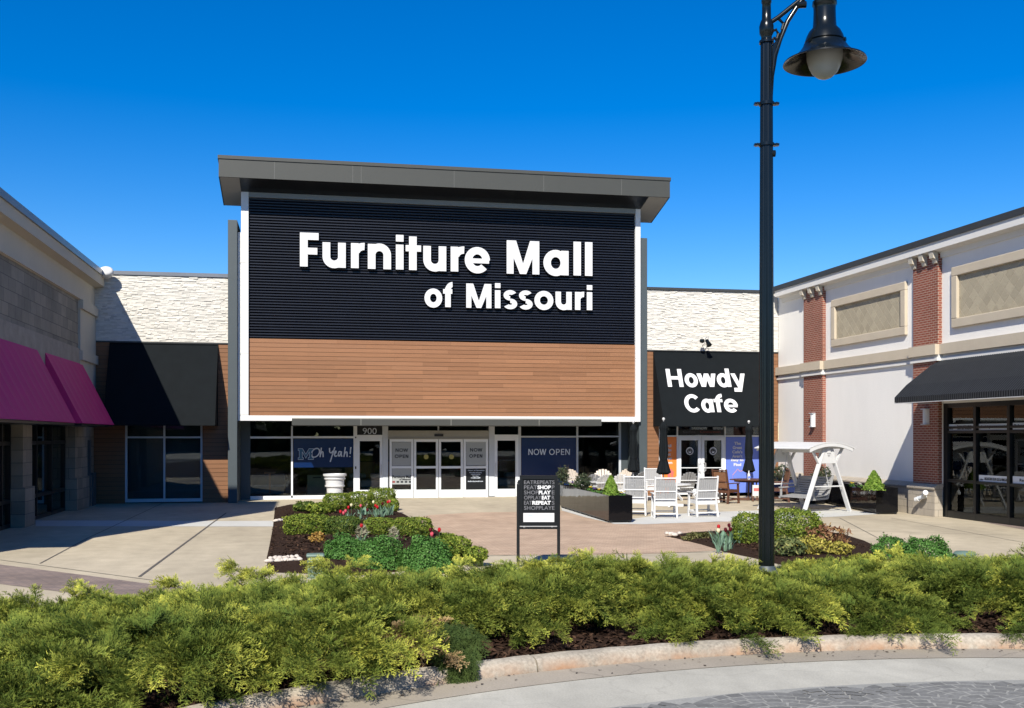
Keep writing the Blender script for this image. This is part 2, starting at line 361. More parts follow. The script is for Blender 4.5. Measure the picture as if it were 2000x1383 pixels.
# ================================================================== SETTING
CC = (3.97, .34)                                  # centre of the round drive, camera-aligned metres
RK, RKF, RG, RF = 8.69, 8.56, 8.17, 7.39          # kerb back, kerb face, gutter edge, stamped circle
ZR = .53
def ring(r, a, z): return cw(CC[0]+r*math.cos(a), CC[1]+r*math.sin(a), z)
def flat(name, pts, m, z=None):
    mb = MB(); mb.poly([(p[0], p[1], p[2] if z is None else z) for p in pts]); return struct(mb.build(name, m))
mb = MB(); mb.poly([(-500, -500, -.06), (500, -500, -.06), (500, 500, -.06), (-500, 500, -.06)]); struct(mb.build('ground', M_asph))
flat('plaza', [(-30, 6, 0), (40, 6, 0), (40, 41, 0), (-30, 41, 0)], M_conc)
def arcband(name, r0, r1, z0, z1, m, a0=-15, a1=195, n=120, prof=None):
    mb = MB(); pr = prof or [(r0, z0), (r1, z1)]
    vs = []; fs = []; k = len(pr)
    for i in range(n+1):
        a = R_(a0+(a1-a0)*i/n)
        for r, z in pr: vs.append(ring(r, a, z))
    for i in range(n):
        for j in range(k-1): fs.append((i*k+j, i*k+j+1, (i+1)*k+j+1, (i+1)*k+j))
    mb.add(vs, fs); return struct(mb.build(name, m, smooth=True))
# the drive: disc plus an apron running back behind the camera
mb = MB(); pts = [ring(RF, R_(a), ZR+.004) for a in range(0, 360, 4)]; mb.poly(pts)
M_sett = attrmat('grey_setts', .85, grain=(22, 22, 22), tint=.30, spec=.2, bump=.35)
M_settj = concrete('sett_joints', (.275, .27, .245), .12, .12, 70)
struct(mb.build('stamped_paving', M_settj))
mb = MB(); FR = .66; r_ = random.Random(5)
for j in range(14):                                                     # fans of setts, each row overlapping the one behind
    zc = 8.2-j*.33; zl = ZR+.006+.0012*j
    for i in range(-1, 8):
        xc = .3+i*FR*1.5+(FR*.75 if j % 2 else 0); c0 = (xc, zc)
        zl = ZR+.006+.0012*j+.0003*(i % 2)
        if math.hypot(xc-CC[0], zc-.3-CC[1]) > RF+.5: continue
        def PT(r, a): return (xc+r*math.cos(a), zc-.55+r*math.sin(a))
        rr = .10
        while rr < FR-.03:
            th = r_.uniform(.085, .105); n = max(2, int(math.pi*(rr+th/2)/r_.uniform(.12, .15))); off = r_.uniform(0, .4)
            for k in range(n):
                a0 = R_(8)+R_(164)*(k+.05)/n; a1 = R_(8)+R_(164)*(k+.95)/n; g = .007
                q = [PT(rr+g, a0+r_.uniform(-.02, .02)), PT(rr+g, (a0+a1)/2), PT(rr+g, a1), PT(rr+th-g, a1+r_.uniform(-.02, .02)), PT(rr+th-g, (a0+a1)/2), PT(rr+th-g, a0)]
                if any(math.hypot(x-CC[0], z-CC[1]) > RF-.03 for x, z in q): continue
                t = r_.uniform(.82, 1.15); mb.poly([tuple(cw(x, z, zl)) for x, z in q], (.165*t, .163*t, .153*t))
            rr += th
        if math.hypot(xc-CC[0], zc-.55+FR-CC[1]) < RF-.03: mb.poly([tuple(cw(*PT(FR+.0, R_(t)), zl-.0006)) for t in range(0, 181, 12)], (.275, .27, .245))
struct(mb.build('paving_setts', M_sett, attr=True))
arcband('road', RF-.02, RG+.005, ZR, ZR, M_road, 0, 360, 180)
flat('road_approach', [cw(-70, -9.0, ZR-.004), cw(70, -9.0, ZR-.004), cw(70, -70, ZR-.004), cw(-70, -70, ZR-.004)], M_road)
flat('road_verge', [cw(-70, -9.0, ZR-.05), cw(70, -9.0, ZR-.05), cw(70, 0, ZR-.05), cw(-70, 0, ZR-.05)], M_asph)
arcband('gutter', RG, RKF, ZR+.004, ZR+.004, M_gutter, -15, 195, 160, [(RG, ZR+.004), (RKF-.03, ZR+.002), (RKF-.02, ZR-.03)])
# kerb in cast lengths with open joints
kb = [x for x in range(-12, 192, 17)]
mb = MB()
for i in range(len(kb)-1):
    a0 = kb[i]+9.2+.05; a1 = kb[i+1]+9.2-.05; n = 22; vs = []; fs = []
    prof = [(RKF-.025, ZR-.05), (RKF-.022, ZR+.012), (RKF-.012, ZR+.05), (RKF+.012, ZR+.083), (RKF+.05, ZR+.102), (RK-.01, ZR+.106), (RK, ZR+.02)]
    for j in range(n+1):
        a = R_(a0+(a1-a0)*j/n)
        for r, z in prof: vs.append(ring(r, a, z+.003*math.sin(j*1.7+i)))
    k = len(prof)
    for j in range(n):
        for q in range(k-1): fs.append((j*k+q, j*k+q+1, (j+1)*k+q+1, (j+1)*k+q))
    fs += [tuple(range(k)), tuple(n*k+q for q in range(k-1, -1, -1))]
    mb.add(vs, fs)
struct(mb.build('kerb', M_kerb, smooth=True))
# planting bank of dark mulch falling from the kerb to the plaza
def zfar(phi): return max(13.6, min(16.9, 16.9-(phi-88)*(3.2/42)))
def bank(phi, t):
    p = R_(max(42, min(140, phi))); rf = (zfar(math.degrees(p))-CC[1])/math.sin(p)
    r = RK+(rf-RK)*t
    z = .615*(1-max(0, (t-.28)/.72)**1.0)-.012 if t > .28 else .60+.05*math.sin(t/.28*math.pi)
    return r, z
def bankz(x, y):
    """height of the ground at a world point"""
    p = Vector((x, y, 0)); xc = p.dot(CR)-CC[0]; zc = p.dot(CF)-CC[1]
    r = math.hypot(xc, zc); phi = math.degrees(math.atan2(zc, xc)); q = R_(max(42, min(140, phi)))
    rf = (zfar(math.degrees(q))-CC[1])/math.sin(q); t = (r-RK)/(rf-RK)
    return 0 if t > 1 else bank(phi, max(0, t))[1]
mb = MB(); NA, NT = 150, 40; vs = []; fs = []
for i in range(NA+1):
    phi = 0+180*i/NA
    for j in range(NT+1):
        t = j/NT; r, z = bank(phi, t); z += (rng.random()-.5)*.02*(0 < j < NT)
        vs.append(ring(r-.002, R_(phi), z))
for i in range(NA):
    for j in range(NT): a = i*(NT+1)+j; fs.append((a, a+1, a+NT+2, a+NT+1))
mb.add(vs, fs); struct(mb.build('mulch_bank', M_mulch, smooth=True))
# paving patterns let into the plaza
flat('brick_paving', [gr(*p) for p in [(795, 1016), (840, 1006), (930, 1001), (1040, 999.5), (1098, 998), (1140, 1010), (1200, 1024), (1260, 1024.5), (1330, 1022), (1400, 1019), (1440, 1019), (1440, 1040), (1330, 1052), (1420, 1073), (1390, 1076), (1300, 1081), (1180, 1084), (1060, 1085), (945, 1084), (900, 1060), (850, 1035)]], M_paver, .004)
flat('brick_band', [gr(*p) for p in [(-120, 1090), (0, 1103), (160, 1123), (330, 1146), (470, 1170), (600, 1190), (480, 1215), (280, 1181), (150, 1160), (0, 1141), (-120, 1127)]], M_paver2, .004)
flat('pale_strip', [gr(*p) for p in [(70, 1017), (200, 1017), (400, 1018), (545, 1017.5), (545, 1028.5), (400, 1028.5), (200, 1028), (70, 1028)]], M_concw, .004)
flat('pale_border', [gr(*p) for p in [(1095, 990), (1215, 1016), (1300, 1005), (1400, 1000), (1500, 996.5), (1640, 994), (1720, 1004), (1640, 1009), (1560, 1012), (1440, 1018.5), (1330, 1021.5), (1262, 1024), (1200, 1023.5), (1145, 1011), (1098, 997.5)]], M_concw, .004)
flat('brick_threshold', [gr(*p) for p in [(1800, 1001), (1852, 1003), (2000, 1025), (2040, 1032), (2040, 1042), (2000, 1035), (1900, 1016)]], M_paver2, .004)
mb = MB()
def strip(p, q, wd, z=.006, m=None):
    a = gr(*p); b = gr(*q); d = (b-a).normalized(); s = Vector((-d.y, d.x, 0))*wd/2
    mb.add([(a+s).xy[:]+(z,), (a-s).xy[:]+(z,), (b-s).xy[:]+(z,), (b+s).xy[:]+(z,)], [(0, 1, 2, 3)])
for p, q, wd in [((272, 1127), (442, 1002), .05), ((78, 1101), (172, 1051), .03), ((172, 1051), (318, 983), .025), ((0, 1094), (330, 1138), .02), ((540, 990), (533, 1045), .025), ((760, 988), (1090, 983), .02),
                 ((1560, 1034), (1990, 1046), .02), ((1740, 1012), (2000, 1060), .02), ((1640, 1012), (1760, 1075), .02), ((945, 1086), (1420, 1078), .03), ((1390, 1000), (1640, 1012), .02), ((1180, 1086), (1184, 1105), .02)]: strip(p, q, wd)
struct(mb.build('pavement_joints', M_joint))

def blob(pts, z, n=1): return [gr(*p, z=0) for p in pts]
def bed(name, pts, h=.09):
    P = [gr(*p) for p in pts]; c = sum(P, Vector())/len(P); mb = MB(); n = len(P)
    vs = [(p.x, p.y, .006) for p in P]+[tuple((c+(p-c)*.93).xy)+(h*.8,) for p in P]+[tuple((c+(p-c)*.55).xy)+(h,) for p in P]+[tuple(c.xy)+(h*1.1,)]
    fs = []
    for k in range(2):
        for i in range(n): j = (i+1) % n; fs.append((k*n+i, k*n+j, (k+1)*n+j, (k+1)*n+i))
    for i in range(n): fs.append((2*n+i, 2*n+(i+1) % n, 3*n))
    mb.add(vs, fs); return struct(mb.build(name, M_mulch, smooth=True))
bed('mulch_bed', [(537, 992), (560, 987), (620, 986), (700, 990), (760, 996), (792, 1006), (820, 1022), (855, 1038), (900, 1062), (948, 1086), (940, 1100), (700, 1125), (523, 1118), (521, 1090), (527, 1062), (533, 1030)])
bed('mulch_bed', [(1308, 1049), (1340, 1044), (1400, 1041), (1450, 1038), (1520, 1038), (1600, 1040), (1652, 1047), (1700, 1062), (1730, 1078), (1700, 1100), (1560, 1112), (1470, 1090), (1418, 1079), (1370, 1064)])

# ================================================================== CENTRAL STOREFRONT
tones = [(.252, .120, .057), (.241, .114, .054), (.264, .126, .061), (.248, .120, .059), (.234, .110, .052)]
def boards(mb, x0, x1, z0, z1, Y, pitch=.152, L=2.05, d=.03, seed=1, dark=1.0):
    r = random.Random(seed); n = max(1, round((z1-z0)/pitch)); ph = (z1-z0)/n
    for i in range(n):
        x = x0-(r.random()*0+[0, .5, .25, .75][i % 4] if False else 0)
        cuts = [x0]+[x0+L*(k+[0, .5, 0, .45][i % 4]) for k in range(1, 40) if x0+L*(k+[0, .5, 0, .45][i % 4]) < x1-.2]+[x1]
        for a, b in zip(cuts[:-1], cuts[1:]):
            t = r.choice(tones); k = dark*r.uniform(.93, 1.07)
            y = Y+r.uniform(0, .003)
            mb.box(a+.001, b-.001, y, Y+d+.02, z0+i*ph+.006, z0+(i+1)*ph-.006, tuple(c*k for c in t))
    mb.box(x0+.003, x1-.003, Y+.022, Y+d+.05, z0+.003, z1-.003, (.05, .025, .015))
def stones(mb, x0, x1, z0, z1, Y, seed=2):
    r = random.Random(seed); z = z0
    while z < z1-.02:
        h = min(r.choice([.03, .04, .05, .035, .055]), z1-z); x = x0-r.random()*.2
        while x < x1:
            L = r.uniform(.09, .30); a, b = max(x, x0), min(x+L, x1); x += L
            if b-a < .01: continue
            k = r.choice([1, 1, .96, .9, .80, 1.06]); y = Y-r.choice([0, .005, .010, .015, .022])*r.uniform(.5, 1.2)
            t = .004*r.uniform(-1, 1)
            c = (.585*k, .56*k, .505*k)
            mb.add([(a, y+t, z), (b, y-t, z), (b, Y+.06, z), (a, Y+.06, z), (a, y+t+.006, z+h-.002), (b, y-t+.006, z+h-.002), (b, Y+.06, z+h-.002), (a, Y+.06, z+h-.002)],
                   [(0, 3, 2, 1), (4, 5, 6, 7), (0, 1, 5, 4), (1, 2, 6, 5), (2, 3, 7, 6), (3, 0, 4, 7)], c)
        z += h
    mb.box(x0, x1, Y+.05, Y+.4, z0, z1, (.4, .38, .34))

store = rooted('store_building', 'tall central storefront with black ribbed panel over wood boards and overhanging grey roof', 'building')
# white frame
fl, fr = -2.31, 12.34; zb0, zb1, zt0, zt1 = 2.875, 3.06, 10.745, 11.05
mb = MB()
mb.box(fl, -2.055, YB, YB+.30, zb1, zt1); mb.box(12.145, fr, YB, YB+.30, zb1, zt1)
mb.box(fl, fr, YB, YB+.30, zb0, zb1)
mb.box(-2.425, fl-.002, YB+.05, YB+.30, zb0, 9.5)
mb.build('white_frame', M_white, store, bevel=.008)
MB().box(-2.055, 12.145, YB+.002, YB+.30, zt0, zt1).build('shaded_frame_head', M_headshade, store)  # top of the white frame, split off so its shade is painted grey
# hairline panel joints in the white frame
for x, y in [((467, 484), 513), ((467, 484), 690), ((468, 486), 809), ((1241, 1249), 560), ((1241, 1249), 700)]:
    a = fy(x[0], y, YB)[0]; b, z = fy(x[1], y, YB); mb = MB(); mb.box(a, b, YB-.003, YB+.01, z-.006, z+.006); mb.build('panel_joint', M_beige, store)
# ribbed metal panel
mb = MB(); z0, z1 = 5.79, 10.745; n = 50; h = (z1-z0)/n; prof = []
for i in range(n):
    z = z0+i*h; prof += [(0.075, z+.004), (0.06, z+h*.18), (.012, z+h*.34), (.004, z+h*.42), (.004, z+h*.78), (.02, z+h*.86), (.06, z+h*.96)]
prof.append((.075, z1))
k = len(prof); xs = [-2.055, 1.9, 5.5, 9.0, 12.145]
for a, b in zip(xs[:-1], xs[1:]):
    vs = [(a+.002, YB+.10+y, z) for y, z in prof]+[(b-.002, YB+.10+y, z) for y, z in prof]
    mb.add(vs, [(i, i+1, k+i+1, k+i) for i in range(k-1)])
mb.box(-2.055, 12.145, YB+.2, YB+.29, z0, z1)
o = mb.build('ribbed_panel', M_black, store)
mb = MB(); boards(mb, -2.055, 12.145, zb1, 5.785, YB+.09, seed=5); mb.build('wood_cladding', M_wood, store, attr=True)
# fins beside the block
MB().box(-2.745, -2.43, YB-.16, YS-.02, 0, 9.885).build('fin', M_fin, store, bevel=.012)
MB().box(12.345, 12.66, YB+.16, YS-.02, 0, 9.865).build('fin', M_fin, store, bevel=.012)
# box of the block behind
mb = MB(); mb.box(-2.3, 12.33, YB+.31, YB+9, 3.06, 10.6); mb.build('rear_wall', M_fin, store)
# tilted roof canopy
xl, xr = -3.075+.0, 13.50
yf, yb_ = YB-1.0, YB+1.1
xl = fy(427, 320, yf)[0]; xr = fy(1308.5, 365, yf)[0]
zfb = fy(700, 357.5, yf)[1]; zft = fy(700, 316.5, yf)[1]; dz = .25*(yb_-yf)
def can(mb, y0, y1, lo0, hi0, lo1, hi1, x0, x1):
    mb.add([(x0, y0, lo0), (x1, y0, lo0), (x1, y1, lo1), (x0, y1, lo1), (x0, y0, hi0), (x1, y0, hi0), (x1, y1, hi1), (x0, y1, hi1)],
           [(0, 3, 2, 1), (4, 5, 6, 7), (0, 1, 5, 4), (1, 2, 6, 5), (2, 3, 7, 6), (3, 0, 4, 7)])
mb = MB(); can(mb, yf, yb_, zfb, zft-.12, zfb-dz, zft-.12-dz, xl, xr); can(mb, yb_, yb_+7, zfb-dz, zft-.12-dz, zfb-dz-.3, zft-.5-dz, xl+.6, xr-.6)
roof = mb.build('roof_canopy', M_fascia, store)
mb = MB(); can(mb, yf-.03, yb_+.02, zft-.118, zft, zft-.118-dz, zft-dz, xl-.03, xr+.03); mb.build('roof_edge', M_fascia, roof)
for px_ in (536, 689, 705.5, 887, 1062, 1214):
    x = fy(px_, 340, yf)[0]; mb = MB(); mb.box(x-.005, x+.005, yf-.003, yf+.01, zfb+.003, zft-.122); mb.build('fascia_seam', M_seam, roof)
mb = MB()
for f_ in (.35, .9): 
    y = yf+(yb_-yf)*f_; z = zfb-.25*(y-yf); mb.box(xl+.01, xr-.01, y-.006, y+.006, z-.004, z+.004)
for x in (xl+.35, xr-.35): mb.add([(x-.006, yf, zfb-.003), (x+.006, yf, zfb-.003), (x+.006, yb_, zfb-dz-.003), (x-.006, yb_, zfb-dz-.003)], [(0, 1, 2, 3)])
mb.build('soffit_seam', M_coping, roof)
mb = MB(); e_ = .02
mb.add([(-2.30, yf+e_, zfb-.25*e_-.004), (12.33, yf+e_, zfb-.25*e_-.004), (12.33, YB-.002, zfb-.25*(YB-yf)-.004), (-2.30, YB-.002, zfb-.25*(YB-yf)-.004)], [(0, 1, 2, 3)]); mb.build('soffit_panel', M_dark, roof)
for a_, b_ in ((xl+.04, -2.31), (12.34, xr-.04)):
    MB().add([(a_, yf+e_, zfb-.25*e_-.005), (b_, yf+e_, zfb-.25*e_-.005), (b_, yb_-.02, zfb-.25*(yb_-.02-yf)-.005), (a_, yb_-.02, zfb-.25*(yb_-.02-yf)-.005)], [(0, 1, 2, 3)]).build('soffit_end', M_soffit, roof)
# entrance canopy
ye = YB-.5
mb = MB(); a = fy(570, 825, ye)[0]; b = fy(1175, 825, ye)[0]; zt = fy(870, 817, ye)[1]; zb = fy(870, 831.5, ye)[1]
mb.box(a, b, ye, YS-.1, zb, zt); ecan = mb.build('entrance_canopy', M_fascia, store, bevel=.01)
mb = MB(); mb.box(a, b, ye-.004, ye+.02, zt-.035, zt+.003)
for px_ in (705, 881, 1053): x = fy(px_, 824, ye)[0]; mb.box(x-.006, x+.006, ye-.005, ye+.01, zb+.005, zt-.035)
mb.build('canopy_trim', M_beige, ecan)
# recess ceiling and jambs
mb = MB(); mb.box(-2.43, 12.34, YB+.31, YS+.02, 2.98, 3.055); mb.box(-2.425, -2.08, YS-.02, YS+.2, 0, 2.98)
xj = fy(1212, 900, YS)[0]; mb.box(xj, 12.345, YS, YS+.2, 0, 2.98)
mb.build('recess_lining', M_fin, store)
# --- storefront glazing
def frame(name, rects, m, Y=YS, d=.10, parent=store):
    mb = MB()
    for i, r in enumerate(rects): prect(mb, *r[:4], Y-(r[4] if len(r) > 4 else 0)-.0012*(i % 5), d)
    return mb.build(name, m, parent)
def pane(rect, parent, Y=YS, m=None):
    mb = MB(); prect(mb, *rect, Y+.05, .012); return mb.build('pane', m or M_glassd, parent)
wl = frame('storefront_window', [(474, 824, 478.5, 978), (568.5, 832, 572, 972.5), (690.5, 832, 697.5, 975), (478.5, 852.5, 568.5, 856.5), (572, 852, 690.5, 856), (478.5, 969, 568.5, 978), (568.5, 967.5, 690.5, 976.5)], M_aluwhite)
for r in [(478.5, 822, 568.5, 852.5), (478.5, 856.5, 568.5, 969), (572, 822, 690.5, 852), (572, 856, 690.5, 967.5)]: pane(r, wl)
wr = frame('storefront_window', [(1012.5, 832, 1017.5, 968), (1126, 832, 1129.5, 965), (1209, 824, 1213, 963), (1017.5, 851.5, 1126, 854.5), (1129.5, 851, 1209, 854), (1017.5, 956, 1126, 967), (1129.5, 955, 1209, 965)], M_alu)
for r in [(1017.5, 822, 1126, 851.5), (1017.5, 854.5, 1126, 956), (1129.5, 822, 1209, 851), (1129.5, 854, 1209, 955)]: pane(r, wr)
# single door under the house number
dl = frame('glass_door', [(697.5, 853, 702.5, 974), (742, 853, 747, 973.5), (697.5, 849.5, 747, 861.5), (702.5, 957, 742, 974)], M_aluwhite); pane((702.5, 861.5, 742, 957), dl)
pane((697.5, 830, 747, 849.5), wl)
frame('handle', [(744.2, 907, 745.2, 928, .06)], M_steel, parent=dl, d=.02)
for r_ in ((693.5, 853, 696, 856, .012), (693.5, 911, 696, 916, .012)): frame('hinge', [r_], M_ink, parent=dl, d=.02)
frame('mullion', [(747, 830, 758, 973.5, .03)], M_alu)
frame('mullion', [(955, 830, 966, 969.5, .03)], M_alu)
dr = frame('glass_door', [(966, 852, 971.5, 970), (1007, 852, 1012.5, 969.5), (966, 849, 1012.5, 860.5), (971.5, 955, 1007, 970)], M_aluwhite); pane((971.5, 860.5, 1007, 955), dr)
pane((966, 830, 1012.5, 849), wr)
frame('handle', [(968.2, 904, 969.2, 926, .06)], M_steel, parent=dr, d=.02)
# sliding entrance
hd = frame('door_header', [(758, 841, 955, 855.5, .05), (758, 855.5, 955, 858, .07)], M_beige)
frame('motion_sensor', [(848.5, 848, 866, 852.5, .085)], M_ink, parent=hd, d=.03)
tr = frame('transom', [(855, 830, 857.5, 841)], M_alu); pane((758, 830, 955, 841), tr)
leaf = [(761, 807.5), (808.5, 856), (857, 904.5), (905.5, 953.5)]
Ld = []
for i, (a, b) in enumerate(leaf):
    pr_ = .05 if i in (0, 3) else 0; t = 860-.6*i*0; bb = 972.6-(a-761)*.0105
    o = frame('sliding_door', [(a, 858, a+4.4, bb, pr_), (b-4.4, 858, b, bb, pr_), (a+4.4, 858, b-4.4, 863, pr_), (a+4.4, 910.5, b-4.4, 915, pr_), (a+4.4, 956.5, b-4.4, bb, pr_)], M_aluwhite, d=.06); Ld.append(o)
    pane((a+4.4, 863, b-4.4, 910.5), o, YS-pr_, M_glassd if i in (1, 2) else M_glassd); pane((a+4.4, 915, b-4.4, 956.5), o, YS-pr_)
for px_ in (832.5, 882):
    x, z = fy(px_, 892.5, YS); mb = MB(); mb.lathe([(0, 0), (.092, 0), (.092, .006), (0, .006)], 20); o = mb.build('sticker', M_gold, Ld[1] if px_ < 850 else Ld[2]); o.matrix_basis = Matrix.Translation((x, YS+.045, z))@Matrix.Rotation(math.pi/2, 4, 'X')
# dim shop floor behind the glass
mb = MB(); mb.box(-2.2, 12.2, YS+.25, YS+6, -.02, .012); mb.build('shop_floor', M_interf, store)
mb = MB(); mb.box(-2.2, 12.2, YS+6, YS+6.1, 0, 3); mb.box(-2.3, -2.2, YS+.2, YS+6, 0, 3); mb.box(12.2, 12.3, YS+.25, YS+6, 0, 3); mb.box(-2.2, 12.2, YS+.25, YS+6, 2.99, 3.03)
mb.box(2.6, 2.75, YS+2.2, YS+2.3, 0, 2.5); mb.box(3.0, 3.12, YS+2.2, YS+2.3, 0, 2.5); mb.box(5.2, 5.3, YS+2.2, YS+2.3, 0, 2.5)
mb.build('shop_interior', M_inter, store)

# ---- raised sign letters: geometric glyphs, each letter its own part
def glyph(ch):
    """list of convex outlines in a box 1 wide (w) x cap height 1; s = stem as share of cap height"""
    return None
def arcpoly(cx, cy, rx, ry, s, a0, a1, sy=None, n=20):
    sy = sy or s; o = []; i = []
    for k in range(n+1):
        t = R_(a0+(a1-a0)*k/n); o.append((cx+rx*math.cos(t), cy+ry*math.sin(t))); i.append((cx+(rx-s)*math.cos(t), cy+(ry-sy)*math.sin(t)))
    return ('arc', o, i)
def rect(x0, y0, x1, y1): return ('poly', [(x0, y0), (x1, y0), (x1, y1), (x0, y1)])
def glyphs(ch, w, s):
    X = .74
    if ch == 'F': return [rect(0, 0, s, 1), rect(s*.9, 1-s*.93, w, 1), rect(s*.9, .36, w*.93, .36+s*.88)]
    if ch == 'u': return [rect(0, w*.45, s, X), rect(w-s, 0, w, X), arcpoly(w/2-.0, w*.5-.02, w/2, w*.5, s, 180, 360)]
    if ch == 'n': return [rect(0, 0, s, X), rect(w-s, 0, w, X-w*.45), arcpoly(w/2, X-w*.5+.02, w/2, w*.5, s, 0, 180)]
    if ch == 'r': return [rect(0, 0, s, X), arcpoly(w*.98, X-w*.80, w*.98, w*.84, w*.62, 88, 168, s*.95)]
    if ch == 'i': return [rect(0, 0, s, X), rect(0, .83, s, 1.03)]
    if ch == 'l': return [rect(0, 0, s, 1.02)]
    if ch == 't': return [rect(w*.22, 0, w*.22+s, 1.0), rect(0, X-s*.82, w, X)]
    if ch == 'f': return [rect(w*.22, 0, w*.22+s, .80), arcpoly(w*.22+w*.80, .68, w*.80, .36, s, 92, 178, s*.9), rect(0, X-s*.82, w*.98, X)]
    if ch == 'o': return [arcpoly(w/2, X/2-.005, w/2, X/2+.025, s, 0, 360, s*.95, 40)]
    if ch == 'a': return [arcpoly(w/2-.01, X/2-.005, w/2-.01, X/2+.025, s, 0, 360, s*.95, 40), rect(w-s, 0, w, X)]
    if ch == 'e': return [arcpoly(w/2, X/2-.005, w/2, X/2+.025, s, 0, 318, s*.95, 36), rect(s*.6, X/2-s*.42, w-s*.12, X/2+s*.20)]
    if ch == 'M': return [rect(0, 0, s*.92, 1), rect(w-s*.92, 0, w, 1), ('poly', [(0, 1), (s*1.25, 1), (w/2+s*.42, 0), (w/2-s*.42, 0)]), ('poly', [(w, 1), (w-s*1.25, 1), (w/2-s*.42, 0), (w/2+s*.42, 0)])]
    if ch == 's': 
        r1 = .215; return [arcpoly(w*.5, X-r1+.02, w*.46, r1, s*.92, 30, 268, s*.80), arcpoly(w*.5, r1-.025, w*.48, r1+.005, s*.92, -150, 90, s*.80)]
    if ch == 'H': return [rect(0, 0, s, 1), rect(w-s, 0, w, 1), rect(s*.9, .5-s*.42, w-s*.9, .5+s*.42)]
    if ch == 'N': return [rect(0, 0, s, 1), rect(w-s, 0, w, 1), ('poly', [(0, 1), (s*1.2, 1), (w, 0), (w-s*1.2, 0)])]
    if ch == 'O': return [arcpoly(w/2, .5, w/2, .52, s, 0, 360, s*.95, 40)]
    if ch == 'C': return [arcpoly(w*.54, .5, w*.54, .52, s, 42, 318, s*.95, 36)]
    if ch == 'P': return [rect(0, 0, s, 1), rect(s*.9, 1-s*.95, w*.55, 1), rect(s*.9, .36, w*.55, .36+s*.95), arcpoly(w*.55, .68, w*.45, .32, s, -90, 90, s*.95)]
    if ch == 'E': return [rect(0, 0, s, 1), rect(s*.9, 1-s*.95, w, 1), rect(s*.9, 0, w, s*.95), rect(s*.9, .5-s*.45, w*.93, .5+s*.45)]
    if ch in 'Ww':
        h = 1 if ch == 'W' else X; a = w*.28; k = s*1.06
        return [('poly', [(0, h), (k, h), (a+k*.52, 0), (a-k*.48, 0)]), ('poly', [(w/2-k*.5, h), (w/2+k*.45, h), (a+k*.5, 0), (a-k*.5, 0)]), ('poly', [(w/2-k*.45, h), (w/2+k*.5, h), (w-a+k*.5, 0), (w-a-k*.5, 0)]), ('poly', [(w, h), (w-k, h), (w-a-k*.52, 0), (w-a+k*.48, 0)])]
    if ch == 'd': return [arcpoly(w*.46, X/2-.005, w*.46, X/2+.025, s, 0, 360, s*.95, 40), rect(w-s, 0, w, 1.02)]
    if ch == 'y': k = s*1.08; return [('poly', [(0, X), (k, X), (w*.5+k*.42, .02), (w*.5-k*.40, -.02)]), ('poly', [(w, X), (w-k, X), (w*.5-k*.62, -.27), (w*.5+k*.30, -.27)]), ('poly', [(w*.08, -.27), (w*.5+k*.28, -.27), (w*.5+k*.30, -.05), (w*.10, -.06)])]
    return []
def flatletter(ch, p0, right, up, W, H, s, m, depth, parent, name='letter', n0=0):
    right = Vector(right).normalized(); up = Vector(up).normalized(); nor = right.cross(up); p0 = Vector(p0); mb = MB()
    for q, g in enumerate(glyphs(ch, W/H, s)):
        d = depth+.0012*q; T = lambda p, e: p0+right*(p[0]*H)+up*(p[1]*H)+nor*e
        if g[0] == 'poly': mb.prism([T(p, 0) for p in g[1]], nor*d)
        else:
            o, i = g[1], g[2]; n = len(o); vs = [T(p, d) for p in o]+[T(p, d) for p in i]; mb.add(vs, [(k, k+1, n+k+1, n+k) for k in range(n-1)])
    return mb.build(name, m, parent)
def raised(ch, x0, x1, yb, cap_px, s_px, parent, Y):
    """letter between pixel columns x0..x1, standing on pixel row yb"""
    xa, zb = fy(x0, yb, Y); xb, _ = fy(x1, yb, Y); zt = fy(x0, yb-cap_px, Y)[1]; H = zt-zb; w = (xb-xa)/H; s = s_px/cap_px*1.02
    front = MB(); side = MB()
    for q, g in enumerate(glyphs(ch, w, s)):
        d = .16+.0025*q
        T = lambda p, y: (xa+p[0]*H, y, zb+p[1]*H)
        for mb, ya, yb2 in ((front, Y-d, Y-d+.02), (side, Y-d+.021, Y)):
            if g[0] == 'poly': mb.prism([T(p, ya) for p in g[1]], (0, yb2-ya, 0))
            else:
                o, i = g[1], g[2]; n = len(o); vs = [T(p, ya) for p in o]+[T(p, ya) for p in i]+[T(p, yb2) for p in o]+[T(p, yb2) for p in i]; fs = []
                for k in range(n-1): fs += [(k, k+1, n+k+1, n+k), (2*n+k, 3*n+k, 3*n+k+1, 2*n+k+1), (k, 2*n+k, 2*n+k+1, k+1), (n+k, n+k+1, 3*n+k+1, 3*n+k)]
                fs += [(0, n, 3*n, 2*n), (n-1, 3*n-1, 4*n-1, 2*n-1)]; mb.add(vs, fs)
    o = front.build('letter', M_letter, parent); side.build('letter_return', M_dark, o); return o
sg = rooted('wall_sign', 'white raised letters in two lines on the black ribbed panel', 'sign')
YL = YB+.10
def bl(x): return 521.5+(x-600)*.0337
for ch, a, b in [('F', 585.3, 622.7), ('u', 629.3, 675.5), ('r', 684.6, 712), ('n', 717.4, 763.6), ('i', 772, 787.3), ('t', 791, 822), ('u', 825.3, 871), ('r', 878.6, 905.8), ('e', 906, 956), ('M', 987.6, 1052), ('a', 1059, 1109), ('l', 1117.6, 1132.5), ('l', 1140, 1155.3)]:
    raised(ch, a+.5, b-.5, bl((a+b)/2), 66.0*(1-(a-585)*.000045), 14.6, sg, YL)
def bl2(x): return 600+(x-840)*.0215
